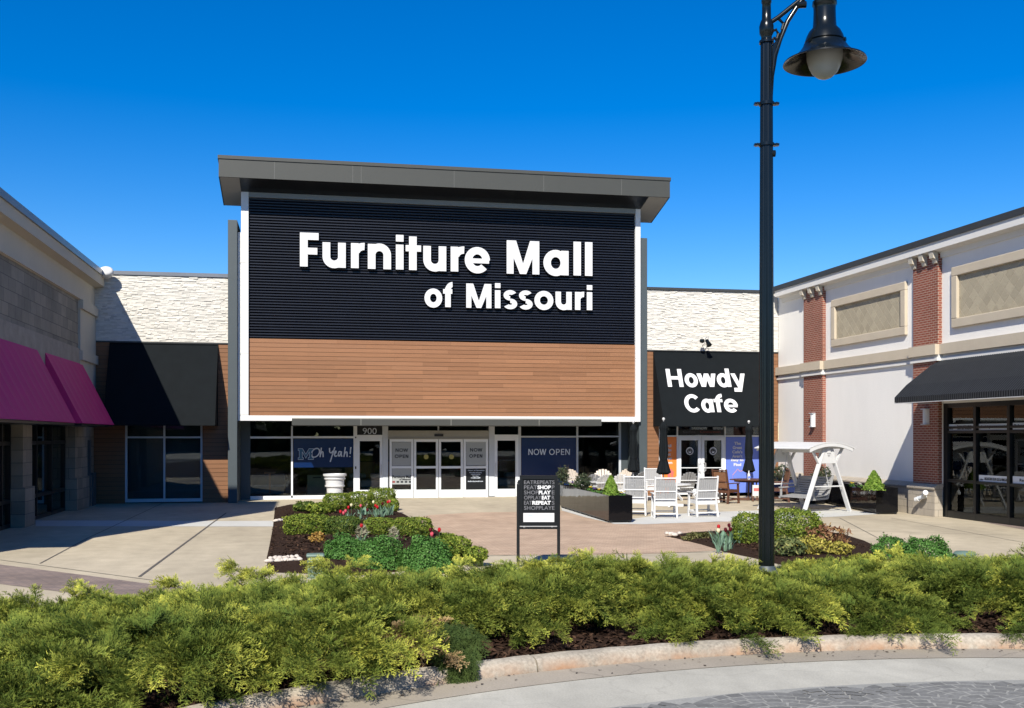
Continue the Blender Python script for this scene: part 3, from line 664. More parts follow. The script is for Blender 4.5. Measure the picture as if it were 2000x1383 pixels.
for ch, a, b in [('o', 827.7, 863), ('f', 864.0, 883), ('M', 909, 958.7), ('i', 964.8, 976), ('s', 980.5, 1009.5), ('s', 1010.5, 1039.5), ('o', 1041.6, 1079.3), ('u', 1082.7, 1115), ('r', 1120.6, 1139), ('i', 1143.6, 1155)]:
    raised(ch, a+.4, b-.4, bl2((a+b)/2), 47.2, 10.7, sg, YL)

def caps(word, xs, yt, yb, m, p, Y, s=.17):
    g = MB(); objs = []
    for ch, (a, b) in zip(word, xs):
        x0, zb = fy(a, yb, Y); x1, _ = fy(b, yb, Y); zt = fy(a, yt, Y)[1]; flatletter(ch, (x0, Y, zb), (1, 0, 0), UPZ, x1-x0, zt-zb, s, m, .004, p)
def now_open(x0, x1, y0, y1, u0, u1, v0, v1, p):
    caps('NOW', [(x0+(x1-x0)*a, x0+(x1-x0)*b) for a, b in [(0, .25), (.30, .61), (.62, 1)]], y0, y1, M_ink, p, YS-.038, .21)
    caps('OPEN', [(u0+(u1-u0)*a, u0+(u1-u0)*b) for a, b in [(0, .285), (.34, .53), (.585, .755), (.80, 1)]], v0, v1, M_ink, p, YS-.038, .21)
def script(parts, x0, y0, x1, y1, Y, m, p, wd=.042):
    a, zb = fy(x0, y1, Y); b, _ = fy(x1, y1, Y); zt = fy(x0, y0, Y)[1]; mb = MB(); e = 0
    for pl in parts:
        for u, v in zip(pl[:-1], pl[1:]): mb.bar((a+(b-a)*u[0], Y-.001*e, zb+(zt-zb)*u[1]), (a+(b-a)*v[0], Y-.001*e, zb+(zt-zb)*v[1]), .004, wd, (1, 0, 0) if abs(u[0]-v[0])*(b-a) < abs(u[1]-v[1])*(zt-zb) else (0, 0, 1)); e = (e+1) % 3
    mb.build('lettering', m, p)
# ---- window prints (each hangs on its own pane)
def poster(label, rect, m, Y=None):
    Y = YS+.035 if Y is None else Y
    p = rooted('window_poster', label, 'poster'); mb = MB(); prect(mb, *rect, Y, .008); mb.build('panel', m, p); return p
p = poster('wide navy window poster with a block M and brush script cheer', (573.5, 857, 689.5, 913), M_navy)
ov = [(.115+.085*math.cos(R_(t))+.03*math.sin(R_(t)), .60+.28*math.sin(R_(t))) for t in range(60, 440, 20)]
script([ov, [(.245, .92), (.215, .32)], [(.222, .45), (.25, .66), (.28, .66), (.285, .32)],
        [(.425, .90), (.43, .62), (.47, .58), (.50, .72)], [(.545, .95), (.47, .30), (.44, .02)],
        [(.525, .48), (.565, .58), (.575, .70), (.55, .70), (.53, .5), (.55, .36), (.60, .42)], [(.675, .66), (.64, .68), (.615, .48), (.635, .36), (.67, .52), (.69, .68), (.685, .36), (.71, .40)],
        [(.775, .95), (.745, .33)], [(.75, .45), (.785, .66), (.815, .64), (.815, .33)], [(.90, .95), (.885, .52)], [(.879, .38), (.876, .33)]], 606, 872, 694, 903, YS+.031, M_paleink, p)
def block_M(par, x0, y0, x1, y1, Y):
    a, zb = fy(x0, y1, Y); b, _ = fy(x1, y1, Y); zt = fy(x0, y0, Y)[1]; W = b-a; Hh = zt-zb
    pts = [(0, 0), (.36, 0), (.36, .2), (.29, .2), (.29, .62), (.5, .1), (.71, .62), (.71, .2), (.64, .2), (.64, 0), (1, 0), (1, .2), (.93, .2), (.93, .8), (1, .8), (1, 1), (.70, 1), (.5, .52), (.30, 1), (0, 1), (0, .8), (.07, .8), (.07, .2), (0, .2)]
    MB().prism([(a+W*x, Y, zb+Hh*y) for x, y in pts], (0, .004, 0)).build('block_letter', M_paleink, par)
    c = [(.5+(x-.5)*.9, .5+(y-.5)*.88) for x, y in pts]
    pts2 = [(.03+.94*x, .04+.92*y) for x, y in pts]
    ins = [(.025, .035), (.335, .035), (.335, .165), (.265, .165), (.265, .74), (.5, .16), (.735, .74), (.735, .165), (.665, .165), (.665, .035), (.975, .035), (.975, .165), (.905, .165), (.905, .835), (.975, .835), (.975, .965), (.715, .965), (.5, .45), (.285, .965), (.025, .965), (.025, .835), (.095, .835), (.095, .165), (.025, .165)]
    MB().prism([(a+W*x, Y-.003, zb+Hh*y) for x, y in ins], (0, .003, 0)).build('letter_fill', M_teal, par)
block_M(p, 582, 876, 612.5, 898, YS+.031)
p = poster('navy window poster reading NOW OPEN in pale capitals', (1018, 855, 1125.5, 950), M_navy)
caps('NOWOPEN', [(1032+81*a, 1032+81*b) for a, b in [(0, .105), (.125, .26), (.268, .43), (.50, .635), (.665, .755), (.785, .865), (.89, 1)]], 877, 888.5, M_paleink, p, YS+.034, .15)
p = poster('pale grey NOW OPEN panel on the door nearest the house number', (766, 863.5, 802.5, 910), M_greyp, YS-.035)
now_open(772.5, 797, 876, 882.6, 771, 797.5, 888, 894.6, p)
p = poster('pale grey NOW OPEN panel above the black opening hours panel', (910.5, 862.5, 949, 909.5), M_greyp, YS-.035)
now_open(918, 942, 875.5, 882.1, 916.5, 942, 887.4, 894, p)
p = poster('pale grey panel with black shop lettering over five small squares', (766, 915.5, 802.5, 946), M_greyp, YS-.035)
ptext('lettering', 'Furniture Mall', 766.5, 928.5, 803, 933.8, YS-.038, M_ink, .03, p); ptext('lettering', 'of Missouri', 780, 934.5, 803, 938, YS-.038, M_ink, .03, p)
mb = MB()
for k in range(5):
    m2 = MB(); prect(m2, 766.5+8*k, 939.5, 771.5+8*k, 943, YS-.038, .003); m2.build('square_mark', M_redink if k == 0 else M_ink, p)
p = poster('black opening hours panel with small white print on the entrance', (909, 915, 950.5, 956), M_dark, YS-.035)
for tx, x0, x1, y in [('Hours of Operation', 914, 946, 919), ('Monday-Saturday', 917, 941, 923.2), ('10:00-8:00', 920, 938, 926.6), ('Sunday', 923, 935, 930), ('11:00-6:00', 920, 938, 933.4), ('thefurnituremall.com', 913.5, 943, 940)]:
    ptext('lettering', tx, x0, y-1.3, x1, y+1.3, YS-.038, M_paleink, .02, p)
p = poster('white 900 house number on the dark pane over a door', (699, 832, 746, 848.5), M_dark)
ptext('lettering', '900', 708.5, 836, 735.5, 848, YS+.033, M_paleink, -.004, p)

# ================================================================== LEFT WING
ZSEAM, ZST = 5.62, 7.91
lw = rooted('wing_building', 'white ledger stone wing with big black awning, left of the tall storefront', 'building')
mb = MB(); stones(mb, XL, -2.745, ZSEAM, ZST, YW, 3); mb.build('stone_wall', M_stone, lw, attr=True)
MB().box(XL-1.0, -2.75, YW-.05, YW+.5, ZST+.002, ZST+.13).build('coping', M_copingl, lw)
MB().box(XL, -2.745, YW-.03, YW+.05, ZSEAM-.05, ZSEAM-.002).build('flashing', M_coping, lw)
wx0, wx1 = fy(244, 900, YW)[0], fy(395.5, 900, YW)[0]; WT = 2.74
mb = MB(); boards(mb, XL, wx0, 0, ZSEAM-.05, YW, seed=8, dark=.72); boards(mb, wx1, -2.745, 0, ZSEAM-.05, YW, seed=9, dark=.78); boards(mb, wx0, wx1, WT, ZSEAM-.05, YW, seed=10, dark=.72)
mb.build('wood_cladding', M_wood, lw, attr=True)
f = frame('shop_window', [(244, 830, 248.5, 981.3), (391.5, 830, 395.5, 979.8), (319, 830, 322.5, 977), (248.5, 852.5, 391.5, 856), (248.5, 974, 391.5, 980.5)], M_alu, YW+.05, .1, lw)
for r in [(248.5, 832, 319, 852.5), (322.5, 832, 391.5, 852.5), (248.5, 856, 319, 974), (322.5, 856, 391.5, 974)]: pane(r, f, YW+.05)
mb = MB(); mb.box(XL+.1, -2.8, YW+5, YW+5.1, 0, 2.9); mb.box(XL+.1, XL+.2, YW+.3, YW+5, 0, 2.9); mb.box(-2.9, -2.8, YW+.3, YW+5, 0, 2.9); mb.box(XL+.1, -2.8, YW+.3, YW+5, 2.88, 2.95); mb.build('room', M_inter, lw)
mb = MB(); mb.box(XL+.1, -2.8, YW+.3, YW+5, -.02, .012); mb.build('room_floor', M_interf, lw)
mb = MB()
for px_, py_ in [(306, 861.5), (312.5, 861.5), (333, 861), (340, 858.8), (353, 861), (361, 858.8), (366.5, 860.5)]:
    x, z = fy(px_, py_, YW+1.6); mb.lathe([(0, -.05), (.042, -.02), (.042, .02), (.012, .05), (.01, .09)], 8, (x, YW+1.6, z))
mb.build('string_light', M_bulb, lw)
MB().box(XL-2.5, -2.6, YW+.51, YW+8, 0, 7.7).build('rear_wall', M_fin, lw)
def shed_awning(x0, x1, Y, zt, zb, dep, m, parent, name='awning', val=.0):
    mb = MB(); n = 1
    mb.add([(x0, Y, zt), (x0, Y-dep, zb), (x0, Y, zb), (x1, Y, zt), (x1, Y-dep, zb), (x1, Y, zb)], [(0, 1, 2), (3, 5, 4), (0, 3, 4, 1), (1, 4, 5, 2)])
    return mb.build(name, m, parent)
ax0, ax1 = fy(214, 700, YW)[0], fy(426, 700, YW)[0]
awl = shed_awning(ax0, ax1, YW-.005, fy(320, 672, YW)[1], 2.70, 1.25, M_canvas, lw)
mb = MB(); zt_ = fy(320, 672, YW)[1]
for x in (ax1,): mb.bar((x-.015, YW-.02, zt_), (x-.015, YW-1.27, 2.70), .03, .03)
mb.bar((ax0, YW-1.265, 2.705), (ax1, YW-1.265, 2.705), .03, .03); mb.bar((ax0, YW-.02, zt_+.005), (ax1, YW-.02, zt_+.005), .03, .03)
mb.build('awning_piping', M_canvas, awl)
# ================================================================== CAFE WING
cw_ = rooted('cafe_building', 'white ledger stone cafe wing with wood boards and black sign awning', 'building')
mb = MB(); stones(mb, 12.67, XR, ZSEAM, ZST, YW, 4); mb.build('stone_wall', M_stone, cw_, attr=True)
MB().box(12.665, XR, YW-.06, YW+.5, ZST+.002, ZST+.10).build('coping', M_coping, cw_)
MB().box(12.665, XR, YW-.03, YW+.05, ZSEAM-.05, ZSEAM-.002).build('flashing', M_coping, cw_)
cx0, cx1 = fy(1287, 900, YW)[0], fy(1486, 900, YW)[0]; zdt = 2.78
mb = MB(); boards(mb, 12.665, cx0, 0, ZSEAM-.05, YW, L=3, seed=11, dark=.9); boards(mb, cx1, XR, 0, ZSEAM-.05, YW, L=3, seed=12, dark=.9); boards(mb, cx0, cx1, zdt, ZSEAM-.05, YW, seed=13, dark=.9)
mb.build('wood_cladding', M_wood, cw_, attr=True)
YC = YW+.06
f = frame('shop_window', [(1286.5, 830, 1289, 966), (1322, 832, 1324.5, 966), (1415, 832, 1417.5, 965), (1484, 832, 1487, 964), (1289, 850.5, 1322, 853), (1417.5, 850.5, 1484, 853), (1324.5, 850.5, 1415, 853.5)], M_aluwhite, YC, .1, cw_)
for r in [(1289, 830, 1322, 850.5), (1324.5, 830, 1415, 850.5), (1417.5, 830, 1484, 850.5), (1289, 853, 1322, 966), (1417.5, 853, 1484, 964)]: pane(r, f, YC)
for i, (a, b) in enumerate([(1325, 1369.3), (1370.2, 1415)]):
    d = frame('cafe_door', [(a, 853.5, a+5.5, 966, .02), (b-5.5, 853.5, b, 966, .02), (a+5.5, 853.5, b-5.5, 860, .02), (a+5.5, 913, b-5.5, 914.5, .02), (a+5.5, 955, b-5.5, 966, .02)], M_aluwhite, YC, .06, cw_)
    pane((a+5.5, 860, b-5.5, 955), d, YC-.02, M_dark if False else M_glassd)
    hx = b-3 if i == 0 else a+3
    mb = MB(); xh, zt = fy(hx, 903, YC); zb = fy(hx, 921, YC)[1]; s = -1 if i == 0 else 1
    mb.tube([(xh, YC-.05, zt), (xh, YC-.1, zt), (xh+s*.07, YC-.1, zt-.03), (xh+s*.07, YC-.1, zb+.03), (xh, YC-.1, zb), (xh, YC-.05, zb)], .014, 6); mb.build('handle', M_steel, d, smooth=True)
    # round winking face decal
    xf, zf = fy((a+b)/2-.3, 881, YC); Yf = YC-.024
    r0 = .148; mb = MB()
    def disc(mb, cx, cz, rx, rz, y, n=28, a0=0, a1=360): mb.prism([(cx+rx*math.cos(R_(a0+(a1-a0)*k/n)), y, cz+rz*math.sin(R_(a0+(a1-a0)*k/n))) for k in range(n+(a1-a0 < 360))], (0, .003, 0))
    disc(mb, xf, zf, r0, r0, Yf); dec = mb.build('face_decal', M_letter, d)
    mb = MB(); disc(mb, xf, zf-.005, r0*.76, r0*.74, Yf-.004)
    mb.build('face_ground', M_dark, dec)
    mb = MB(); disc(mb, xf, zf-.018, r0*.42, r0*.40, Yf-.008, 16, 180, 360)
    for sx in (-1, 1):
        for k in range(6):
            t0 = R_(25+130*k/6); t1 = R_(25+130*(k+1)/6); c = (xf+sx*r0*.30, zf+r0*.12); q = r0*.17
            if i == 1 and sx == 1: mb.bar((c[0]-q+k*q/3, Yf-.007, c[1]+.02), (c[0]-q+(k+1)*q/3, Yf-.007, c[1]+.02+.004*k), .004, .014) if k < 5 else None
            else: mb.bar((c[0]+q*math.cos(t0), Yf-.007, c[1]+q*math.sin(t0)), (c[0]+q*math.cos(t1), Yf-.007, c[1]+q*math.sin(t1)), .004, .014)
    mb.build('face_features', M_letter, dec)
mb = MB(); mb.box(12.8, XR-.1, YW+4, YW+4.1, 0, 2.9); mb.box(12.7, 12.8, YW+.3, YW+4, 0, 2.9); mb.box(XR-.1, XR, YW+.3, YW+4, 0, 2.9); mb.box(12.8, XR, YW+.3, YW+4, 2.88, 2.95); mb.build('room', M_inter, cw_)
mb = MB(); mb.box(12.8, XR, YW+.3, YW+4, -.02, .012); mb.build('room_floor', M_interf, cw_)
mb = MB(); mb.box(12.665, XR+6, YW+.51, YW+8, 2.96, 7.7); mb.build('rear_wall', M_fin, cw_)
# cafe awning, lettered front
sx0, sx1 = fy(1275.5, 760, YW)[0], fy(1482, 760, YW)[0]; szt = fy(1370, 687.5, YW)[1]; AD = 1.25
awc = shed_awning(sx0, sx1, YW-.006, szt, 2.70, AD, M_canvas, cw_)
mb = MB(); mb.bar((sx0, YW-.02, szt+.005), (sx1, YW-.02, szt+.005), .03, .03); mb.bar((sx0, YW-AD-.012, 2.705), (sx1, YW-AD-.012, 2.705), .03, .03); mb.bar((sx0+.015, YW-.02, szt), (sx0+.015, YW-AD-.015, 2.70), .03, .03); mb.build('awning_piping', M_canvas, awc)
sg = rooted('awning_sign', 'white two line cafe lettering on the sloping black awning', 'sign')
upv = Vector((0, AD, szt-2.70)).normalized(); sl_ = (szt-2.70)/AD
def on_awn(px_, py_):
    """point of the sloping awning face seen at a pixel"""
    d = ray(px_, py_); n = Vector((0, -(szt-2.70), AD)).normalized(); p0 = Vector((0, YW-.006, szt)); t = (p0-CP).dot(n)/d.dot(n); return CP+d*t+n*.012
def awn_text(body, x0, y0, x1, y1):
    p = on_awn(x0, y1); q = on_awn(x1, y1); r = on_awn((x0+x1)/2, y0); r0 = on_awn((x0+x1)/2, y1)
    textmesh('lettering', body, p, (1, 0, 0), upv, q.x-p.x, (r-r0).length, M_letter, .012, .042, sg, space=1.02)
for ch, a, b, yb, yt in [('H', 1304.5, 1335, 756, 721.5), ('o', 1339, 1364.5, 756, 721.5), ('w', 1364, 1401, 756, 721.5), ('d', 1402, 1428.5, 756, 721.5), ('y', 1430.5, 1458.5, 756, 721.5), ('C', 1339, 1369, 805.5, 771.5), ('a', 1371.5, 1395.5, 805.5, 771.5), ('f', 1397, 1414.5, 805.5, 771.5), ('e', 1416, 1443, 805.5, 771.5)]:
    p = on_awn(a, yb); q = on_awn(b, yb); r = on_awn(a, yt); flatletter(ch, p, (1, 0, 0), upv, q.x-p.x, (r-p).length, .215, M_letter, .012, sg)
p = poster('orange window poster beside the cafe doors, partly behind a folded umbrella', (1289.5, 853.5, 1321.5, 965), M_orange, YC+.03)
for k, (t, x0, x1) in enumerate([('All', 1301, 1311), ('in', 1305, 1311), ('Best', 1296, 1310), ('Secret', 1293, 1312), ('Town', 1297, 1313)]): ptext('lettering', t, x0, 868+8.2*k, x1, 873.5+8.2*k, YC+.028, M_letter, .03, p)
mb = MB(); 
for r in [(1299, 916, 1313, 920), (1301, 920, 1316, 925), (1304, 925, 1309, 948), (1311, 925, 1315, 948)]: prect(mb, *r, YC+.027, .003)
mb.build('stall_print', M_coral, p)
p = poster('periwinkle blue window poster with bold white slogan beside the cafe doors', (1418, 853.5, 1483, 962), M_blue, YC+.03)
for k, (t, x0, x1) in enumerate([('The', 1434, 1447), ('Great', 1431, 1449), ("Cafe's", 1430, 1450), ("Aren't", 1430, 1450), ('Easy to', 1428, 1452), ('Find', 1433, 1447.5)]): ptext('lettering', t, x0, 863+8.3*k, x1, 869+8.3*k, YC+.028, M_letter, .035, p)
mb = MB(); out = [(1430, 940), (1431, 928), (1436, 922), (1441, 916), (1445, 921), (1451, 919), (1456, 915), (1459, 921), (1461, 930), (1459, 938)]
for q, r in zip(out[:-1], out[1:]): a = fy(*q, YC+.026); b = fy(*r, YC+.026); mb.bar((a[0], YC+.026, a[1]), (b[0], YC+.026, b[1]), .004, .03)
mb.build('animal_outline', M_pinkline, p)
p = poster('dark transom strip with faint lettering above the cafe doors', (1326, 839, 1414, 849.5), M_dark, YC+.03)
M_dimink = mat('dim_ink', (.06, .06, .07), .6, .1, 3); M_dimor = mat('dim_orange_ink', (.13, .03, .02), .6, .1, 3)
ptext('lettering', 'Coffee', 1334, 841, 1358, 845.5, YC+.026, M_dimink, .02, p); ptext('lettering', 'Cinnamon', 1367, 841, 1407, 845.5, YC+.026, M_dimor, .02, p)

# ---- fittings on the wings
fl_ = rooted('floodlight', 'white floodlight on the parapet corner of the left stone wing', 'floodlight')
x, z = fy(208, 532, YW-.35); bm_ = MB(); bm_.lathe([(0, -.19), (.14, -.17), (.19, -.05), (.19, .08), (.15, .13), (0, .16)], 18); h = bm_.build('lamp_head', M_vinyl, fl_, smooth=True)
h.matrix_basis = Matrix.Translation((x, YW-.38, z))@Matrix.Rotation(R_(62), 4, 'X')@Matrix.Scale(1.25, 4, (1, 0, 0))
mb = MB(); mb.tube([(x, YW-.3, z-.02), (x, YW-.15, z+.14), (x, YW+.2, z+.14), (x, YW+.25, ZST+.1)], .03, 8); mb.build('bracket', M_vinyl, fl_, smooth=True)
sp = rooted('spotlight', 'small black gooseneck spotlight above the cafe awning', 'spotlight')
x, z = fy(1381, 672, YW-.45); mb = MB(); mb.lathe([(0, .17), (.06, .16), (.075, .05), (.11, -.10), (.10, -.11), (.0, -.06)], 16); h = mb.build('lamp_head', M_lamp, sp, smooth=True); h.matrix_basis = Matrix.Translation((x+.03, YW-.5, z+.02))@Matrix.Rotation(R_(-28), 4, 'X')@Matrix.Rotation(R_(-14), 4, 'Y')
mb = MB(); mb.tube([(x-.02, YW+.0, z-.02), (x-.02, YW-.25, z+.02), (x-.02, YW-.38, z+.25), (x+.03, YW-.48, z+.28), (x+.05, YW-.5, z+.12)], .014, 8); mb.build('gooseneck', M_steel, sp, smooth=True)
mb = MB(); mb.lathe([(0, -.09), (.085, -.06), (.1, 0), (.085, .06), (0, .09)], 14, (x-.18, YW-.4, z+.12)); mb.build('ballast', M_lamp, sp, smooth=True)

# ================================================================== LEFT BUILDING
lb = rooted('shop_building', 'shaded grey limestone shop building with magenta awnings at the left', 'building')
def side(px0, y0, px1, y1, X): 
    a, zt = fx(px0, y0, X); b, _ = fx(px1, y0, X); return a, b
def xz(y, pxx, X): return fx(pxx, y, X)[1]
Y0L = 24.7
# wall with openings under the awnings (door height 2.75)
op = []
for a, b in [(-10, 40), (58, 143)]: op.append((fx(a, 900, XL)[0], fx(b, 900, XL)[0]))
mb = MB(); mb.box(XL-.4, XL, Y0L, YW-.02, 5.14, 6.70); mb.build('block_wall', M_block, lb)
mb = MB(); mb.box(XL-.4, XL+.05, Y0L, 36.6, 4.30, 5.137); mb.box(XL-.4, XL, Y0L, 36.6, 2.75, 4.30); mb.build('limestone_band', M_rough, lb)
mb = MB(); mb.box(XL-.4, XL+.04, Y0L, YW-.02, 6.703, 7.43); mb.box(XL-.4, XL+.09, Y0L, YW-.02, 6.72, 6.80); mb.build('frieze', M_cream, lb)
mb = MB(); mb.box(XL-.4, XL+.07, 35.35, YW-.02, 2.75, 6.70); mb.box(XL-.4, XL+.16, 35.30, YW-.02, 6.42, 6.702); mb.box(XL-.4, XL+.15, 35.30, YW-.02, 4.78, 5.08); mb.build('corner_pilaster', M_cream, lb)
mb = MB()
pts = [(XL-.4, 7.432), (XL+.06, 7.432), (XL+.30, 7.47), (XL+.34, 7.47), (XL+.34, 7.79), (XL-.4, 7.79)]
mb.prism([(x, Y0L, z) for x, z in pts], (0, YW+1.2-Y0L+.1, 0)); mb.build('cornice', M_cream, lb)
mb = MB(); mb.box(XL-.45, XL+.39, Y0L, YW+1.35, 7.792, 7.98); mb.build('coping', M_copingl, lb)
for a, b in [(40, 58), (143, 174)]:
    y0, y1 = fx(a, 900, XL)[0], fx(b, 900, XL)[0]; mb = MB()
    mb.box(XL-.4, XL+.06, y0, y1, .0, 2.748); mb.box(XL-.39, XL+.12, y0-.04, y1+.04, .0, 1.02); mb.build('stone_pier', M_block, lb)
mb = MB()
mb.box(XL-.4, XL, fx(174, 900, XL)[0], YW-.02, 0, 2.748)
mb.box(XL-.4, XL+.03, Y0L, fx(-10, 900, XL)[0], 0, 2.748)
mb.build('lower_wall', M_block, lb)
mb = MB()
for y0, y1 in op:
    x = XL-.28; n = 3
    for k in range(n+1): y = y0+(y1-y0)*k/n; mb.box(x-.04, x+.05+.001*k, y-.05, y+.05, 0, 2.74)
    for z in (.0, .62, 2.1): mb.box(x-.04, x+.046, y0, y1, z, z+.1)
o = mb.build('shop_front', M_dark, lb)
for y0, y1 in op: MB().box(XL-.31, XL-.295, y0, y1, .05, 2.7).build('pane', M_glassd, o)
MB().box(XL-8, XL-.41, Y0L, YW, 0, 7.6).build('rear_wall', M_inter, lb)
MB().box(-18, XL, 20.1, Y0L-.005, 0, 12.4).build('end_tower', M_block, lb)
# second low doorway post and meter beside the pilaster
mb = MB(); y0 = fx(150, 900, XL)[0]; mb.box(XL+.0, XL+.13, 36.5, 36.75, 0, 2.2); mb.box(XL+.0, XL+.16, 36.9, 37.4, 0, 1.1); mb.build('utility_cabinet', M_fin, lb)
def mag(label, t0, t1, b0, b1, dep=.98):
    """awning whose wall line spans pixel columns t0..t1"""
    y0 = fx(t0, 700, XL)[0]; y1 = fx(t1, 700, XL)[0]; zt, zb = 4.66, 2.70
    mb = MB(); n = max(2, int((y1-y0)/.62)); vs = []; fs = []
    m = 4
    for i in range(n*m+1):
        y = y0+(y1-y0)*i/(n*m); sag = .018*abs(math.sin(math.pi*i/m))
        for k in range(7):
            t = k/6; s = sag*math.sin(math.pi*t)**.6*1.2 if 0 < t < 1 else 0
            vs.append((XL+.06+dep*t-s, y, zt+(zb-zt)*t-s*.5))
    for i in range(n*m):
        for k in range(6): fs.append((i*7+k, i*7+k+1, (i+1)*7+k+1, (i+1)*7+k))
    q = len(vs); vs += [(XL+.06, y0, zb), (XL+.06, y1, zb)]
    fs += [tuple(range(7))+(q,), tuple(n*m*7+k for k in range(6, -1, -1))+(q+1,)]
    mb.add(vs, fs); o = mb.build('awning', M_magenta, lb); o['label'] = label
    mb = MB(); mb.box(XL+.06, XL+dep+.03, y0+.02, y1-.02, zb-.07, zb-.012); mb.build('awning_frame', M_dark, o)
mag('nearer magenta awning with shallow ribs', -200, 68, 0, 0); mag('farther magenta awning beside the pilaster', 84, 157, 0, 0)

# ================================================================== RIGHT BUILDING
rb = rooted('shop_building', 'sunlit white stucco building with brick columns and black awning at the right', 'building')
Y1R = 12.0
colA = (fx(1613, 700, XR)[0], fx(1576, 700, XR)[0]); colB = (fx(1840, 650, XR)[0], fx(1791, 650, XR)[0])
sfy = (Y1R, fx(1848, 900, XR)[0]-.02)                       # storefront opening
mb = MB(); mb.box(XR, XR+.4, colB[0], YW-.02, .86, 8.0); mb.box(XR, XR+.4, Y1R, colB[0], 3.28, 8.0); mb.build('stucco_wall', M_stucco, rb)
for y0, y1 in (colA, colB):
    for z0, z1 in ((.86, 4.515), (5.0, 7.62)): MB().box(XR-.13, XR-.001, y0, y1, z0, z1).build('brick_column', M_brick, rb)
mb = MB()
def run(z0, z1, p, pc=.13):
    segs = [(Y1R, colB[0]-.05, p), (colB[0]-.05, colB[1]+.05, p+pc), (colB[1]+.05, colA[0]-.05, p), (colA[0]-.05, colA[1]+.05, p+pc), (colA[1]+.05, YW-.02, p)]
    for a, b, q in segs: mb.box(XR-q, XR+.0-.0005, a, b, z0, z1)
run(4.70, 5.0, .13); mb.build('stone_band', M_band, rb)
mb = MB(); run(4.52, 4.61, .07); run(4.612, 4.698, .02); mb.build('band_moulding', M_cornice, rb)
mb = MB(); prof = [(XR, 7.50), (XR-.05, 7.50), (XR-.07, 7.66), (XR-.30, 7.70), (XR-.33, 7.70), (XR-.33, 7.93), (XR, 7.93)]
mb.prism([(x, Y1R, z) for x, z in prof], (0, YW-.4-Y1R, 0)); mb.build('cornice', M_cornice, rb)
mb = MB(); mb.box(XR-.37, XR+3, Y1R, YW-.34, 7.932, 8.11); mb.build('coping', M_coping, rb)
mb = MB()
for y0, y1 in (colA, colB):
    for k in range(3):
        y = y0+.10+(y1-y0-.2)*k/2
        pr = [(XR-.12, 7.34), (XR-.18, 7.36), (XR-.20, 7.46), (XR-.28, 7.50), (XR-.31, 7.69), (XR-.12, 7.69)]
        MB().prism([(x, y-.1, z) for x, z in pr], (0, .2, 0)).build('bracket', M_cream, rb)
# lattice panels
def lattice(px0, yt0, px1, yb0):
    y1, zt = fx(px0, yt0, XR); y0 = fx(px1, yt0, XR)[0]; zb = fx(px0, yb0, XR)[1]
    mb = MB(); fwid = .26; pr = .10
    mb.box(XR-pr, XR-.001, y0, y1, zt-fwid, zt); mb.box(XR-pr, XR-.001, y0, y1, zb, zb+fwid); mb.box(XR-pr-.002, XR-.001, y0, y0+fwid, zb+fwid, zt-fwid); mb.box(XR-pr-.002, XR-.001, y1-fwid, y1, zb+fwid, zt-fwid)
    o = mb.build('lattice_panel', M_band, rb, bevel=.02)
    a0, a1, b0, b1 = y0+fwid, y1-fwid, zb+fwid, zt-fwid; mb = MB(); r = random.Random(int(px0)); st = .30
    # diamond tiles clipped to the panel
    i0 = int((a0+b0)/st)-1; 
    def clip(poly, f):
        out = []
        for k in range(len(poly)):
            p, q = poly[k], poly[(k+1) % len(poly)]; fp, fq = f(p), f(q)
            if fp >= 0: out.append(p)
            if fp*fq < 0: t = fp/(fp-fq); out.append((p[0]+(q[0]-p[0])*t, p[1]+(q[1]-p[1])*t))
        return out
    s45 = st; nU = int((a1-a0)/s45)+3; nV = int((b1-b0)/s45)+3
    for u in range(-nU-nV, nU+nV):
        for v in range(-nU-nV, nU+nV):
            cx = a0+(u+v)*s45*.62; cz = b0+(u-v)*s45*.62
            h = s45*.62-.012; pl = [(cx, cz+h*1.0), (cx+h, cz), (cx, cz-h*1.0), (cx-h, cz)]
            for f in (lambda p: p[0]-a0, lambda p: a1-p[0], lambda p: p[1]-b0, lambda p: b1-p[1]):
                if len(pl) >= 3: pl = clip(pl, f)
            if len(pl) < 3: continue
            k = r.uniform(.86, 1.06); c = (.385*k, .335*k, .24*k)
            mb.prism([(XR-.012, y, z) for y, z in pl], (.008, 0, 0), c)
    mb.build('tile_field', M_stone, o, attr=True)
    MB().box(XR-.006, XR-.002, a0, a1, b0, b1).build('grout', M_band, o)
lattice(1627.5, 587, 1773, 678.5); lattice(1863.4, 523, 2190, 641.5)
mb = MB(); mb.box(XR-.13, XR, colB[1]+.0, YW-.02, 0, .79); mb.box(XR-.26, XR, colB[0]-.03, colB[1]+.06, 0, .79); mb.build('block_base', M_wains, rb)
mb = MB()
def cap(y0, y1, p): mb.prism([(XR, y0, .79), (XR-p, y0, .79), (XR-p, y0, .84), (XR-p+.1, y0, .93), (XR, y0, .96)], (0, y1-y0, 0))
cap(colB[1]+.07, YW-.02, .17); cap(colB[0]-.05, colB[1]+.068, .30); mb.build('base_cap', M_wains, rb)
mb = MB()
yy = [fx(x, 900, XR+.10)[0] for x in (1848, 1907, 1973, 2052)]+[15.5, 12.05]
X0 = XR+.10
for k, y in enumerate(yy): mb.box(X0-.06, X0+.06, y-.055-(.09 if k == 0 else 0), y+.055, 0, 3.27)
for z0, z1, q in [(0, .20, .055), (1.02, 1.10, .05), (2.42, 2.50, .052), (2.55, 2.62, .05), (3.15, 3.28, .056)]: mb.box(X0-q, X0+.05, yy[-1], yy[0], z0, z1)
sf = mb.build('storefront', M_dark, rb)
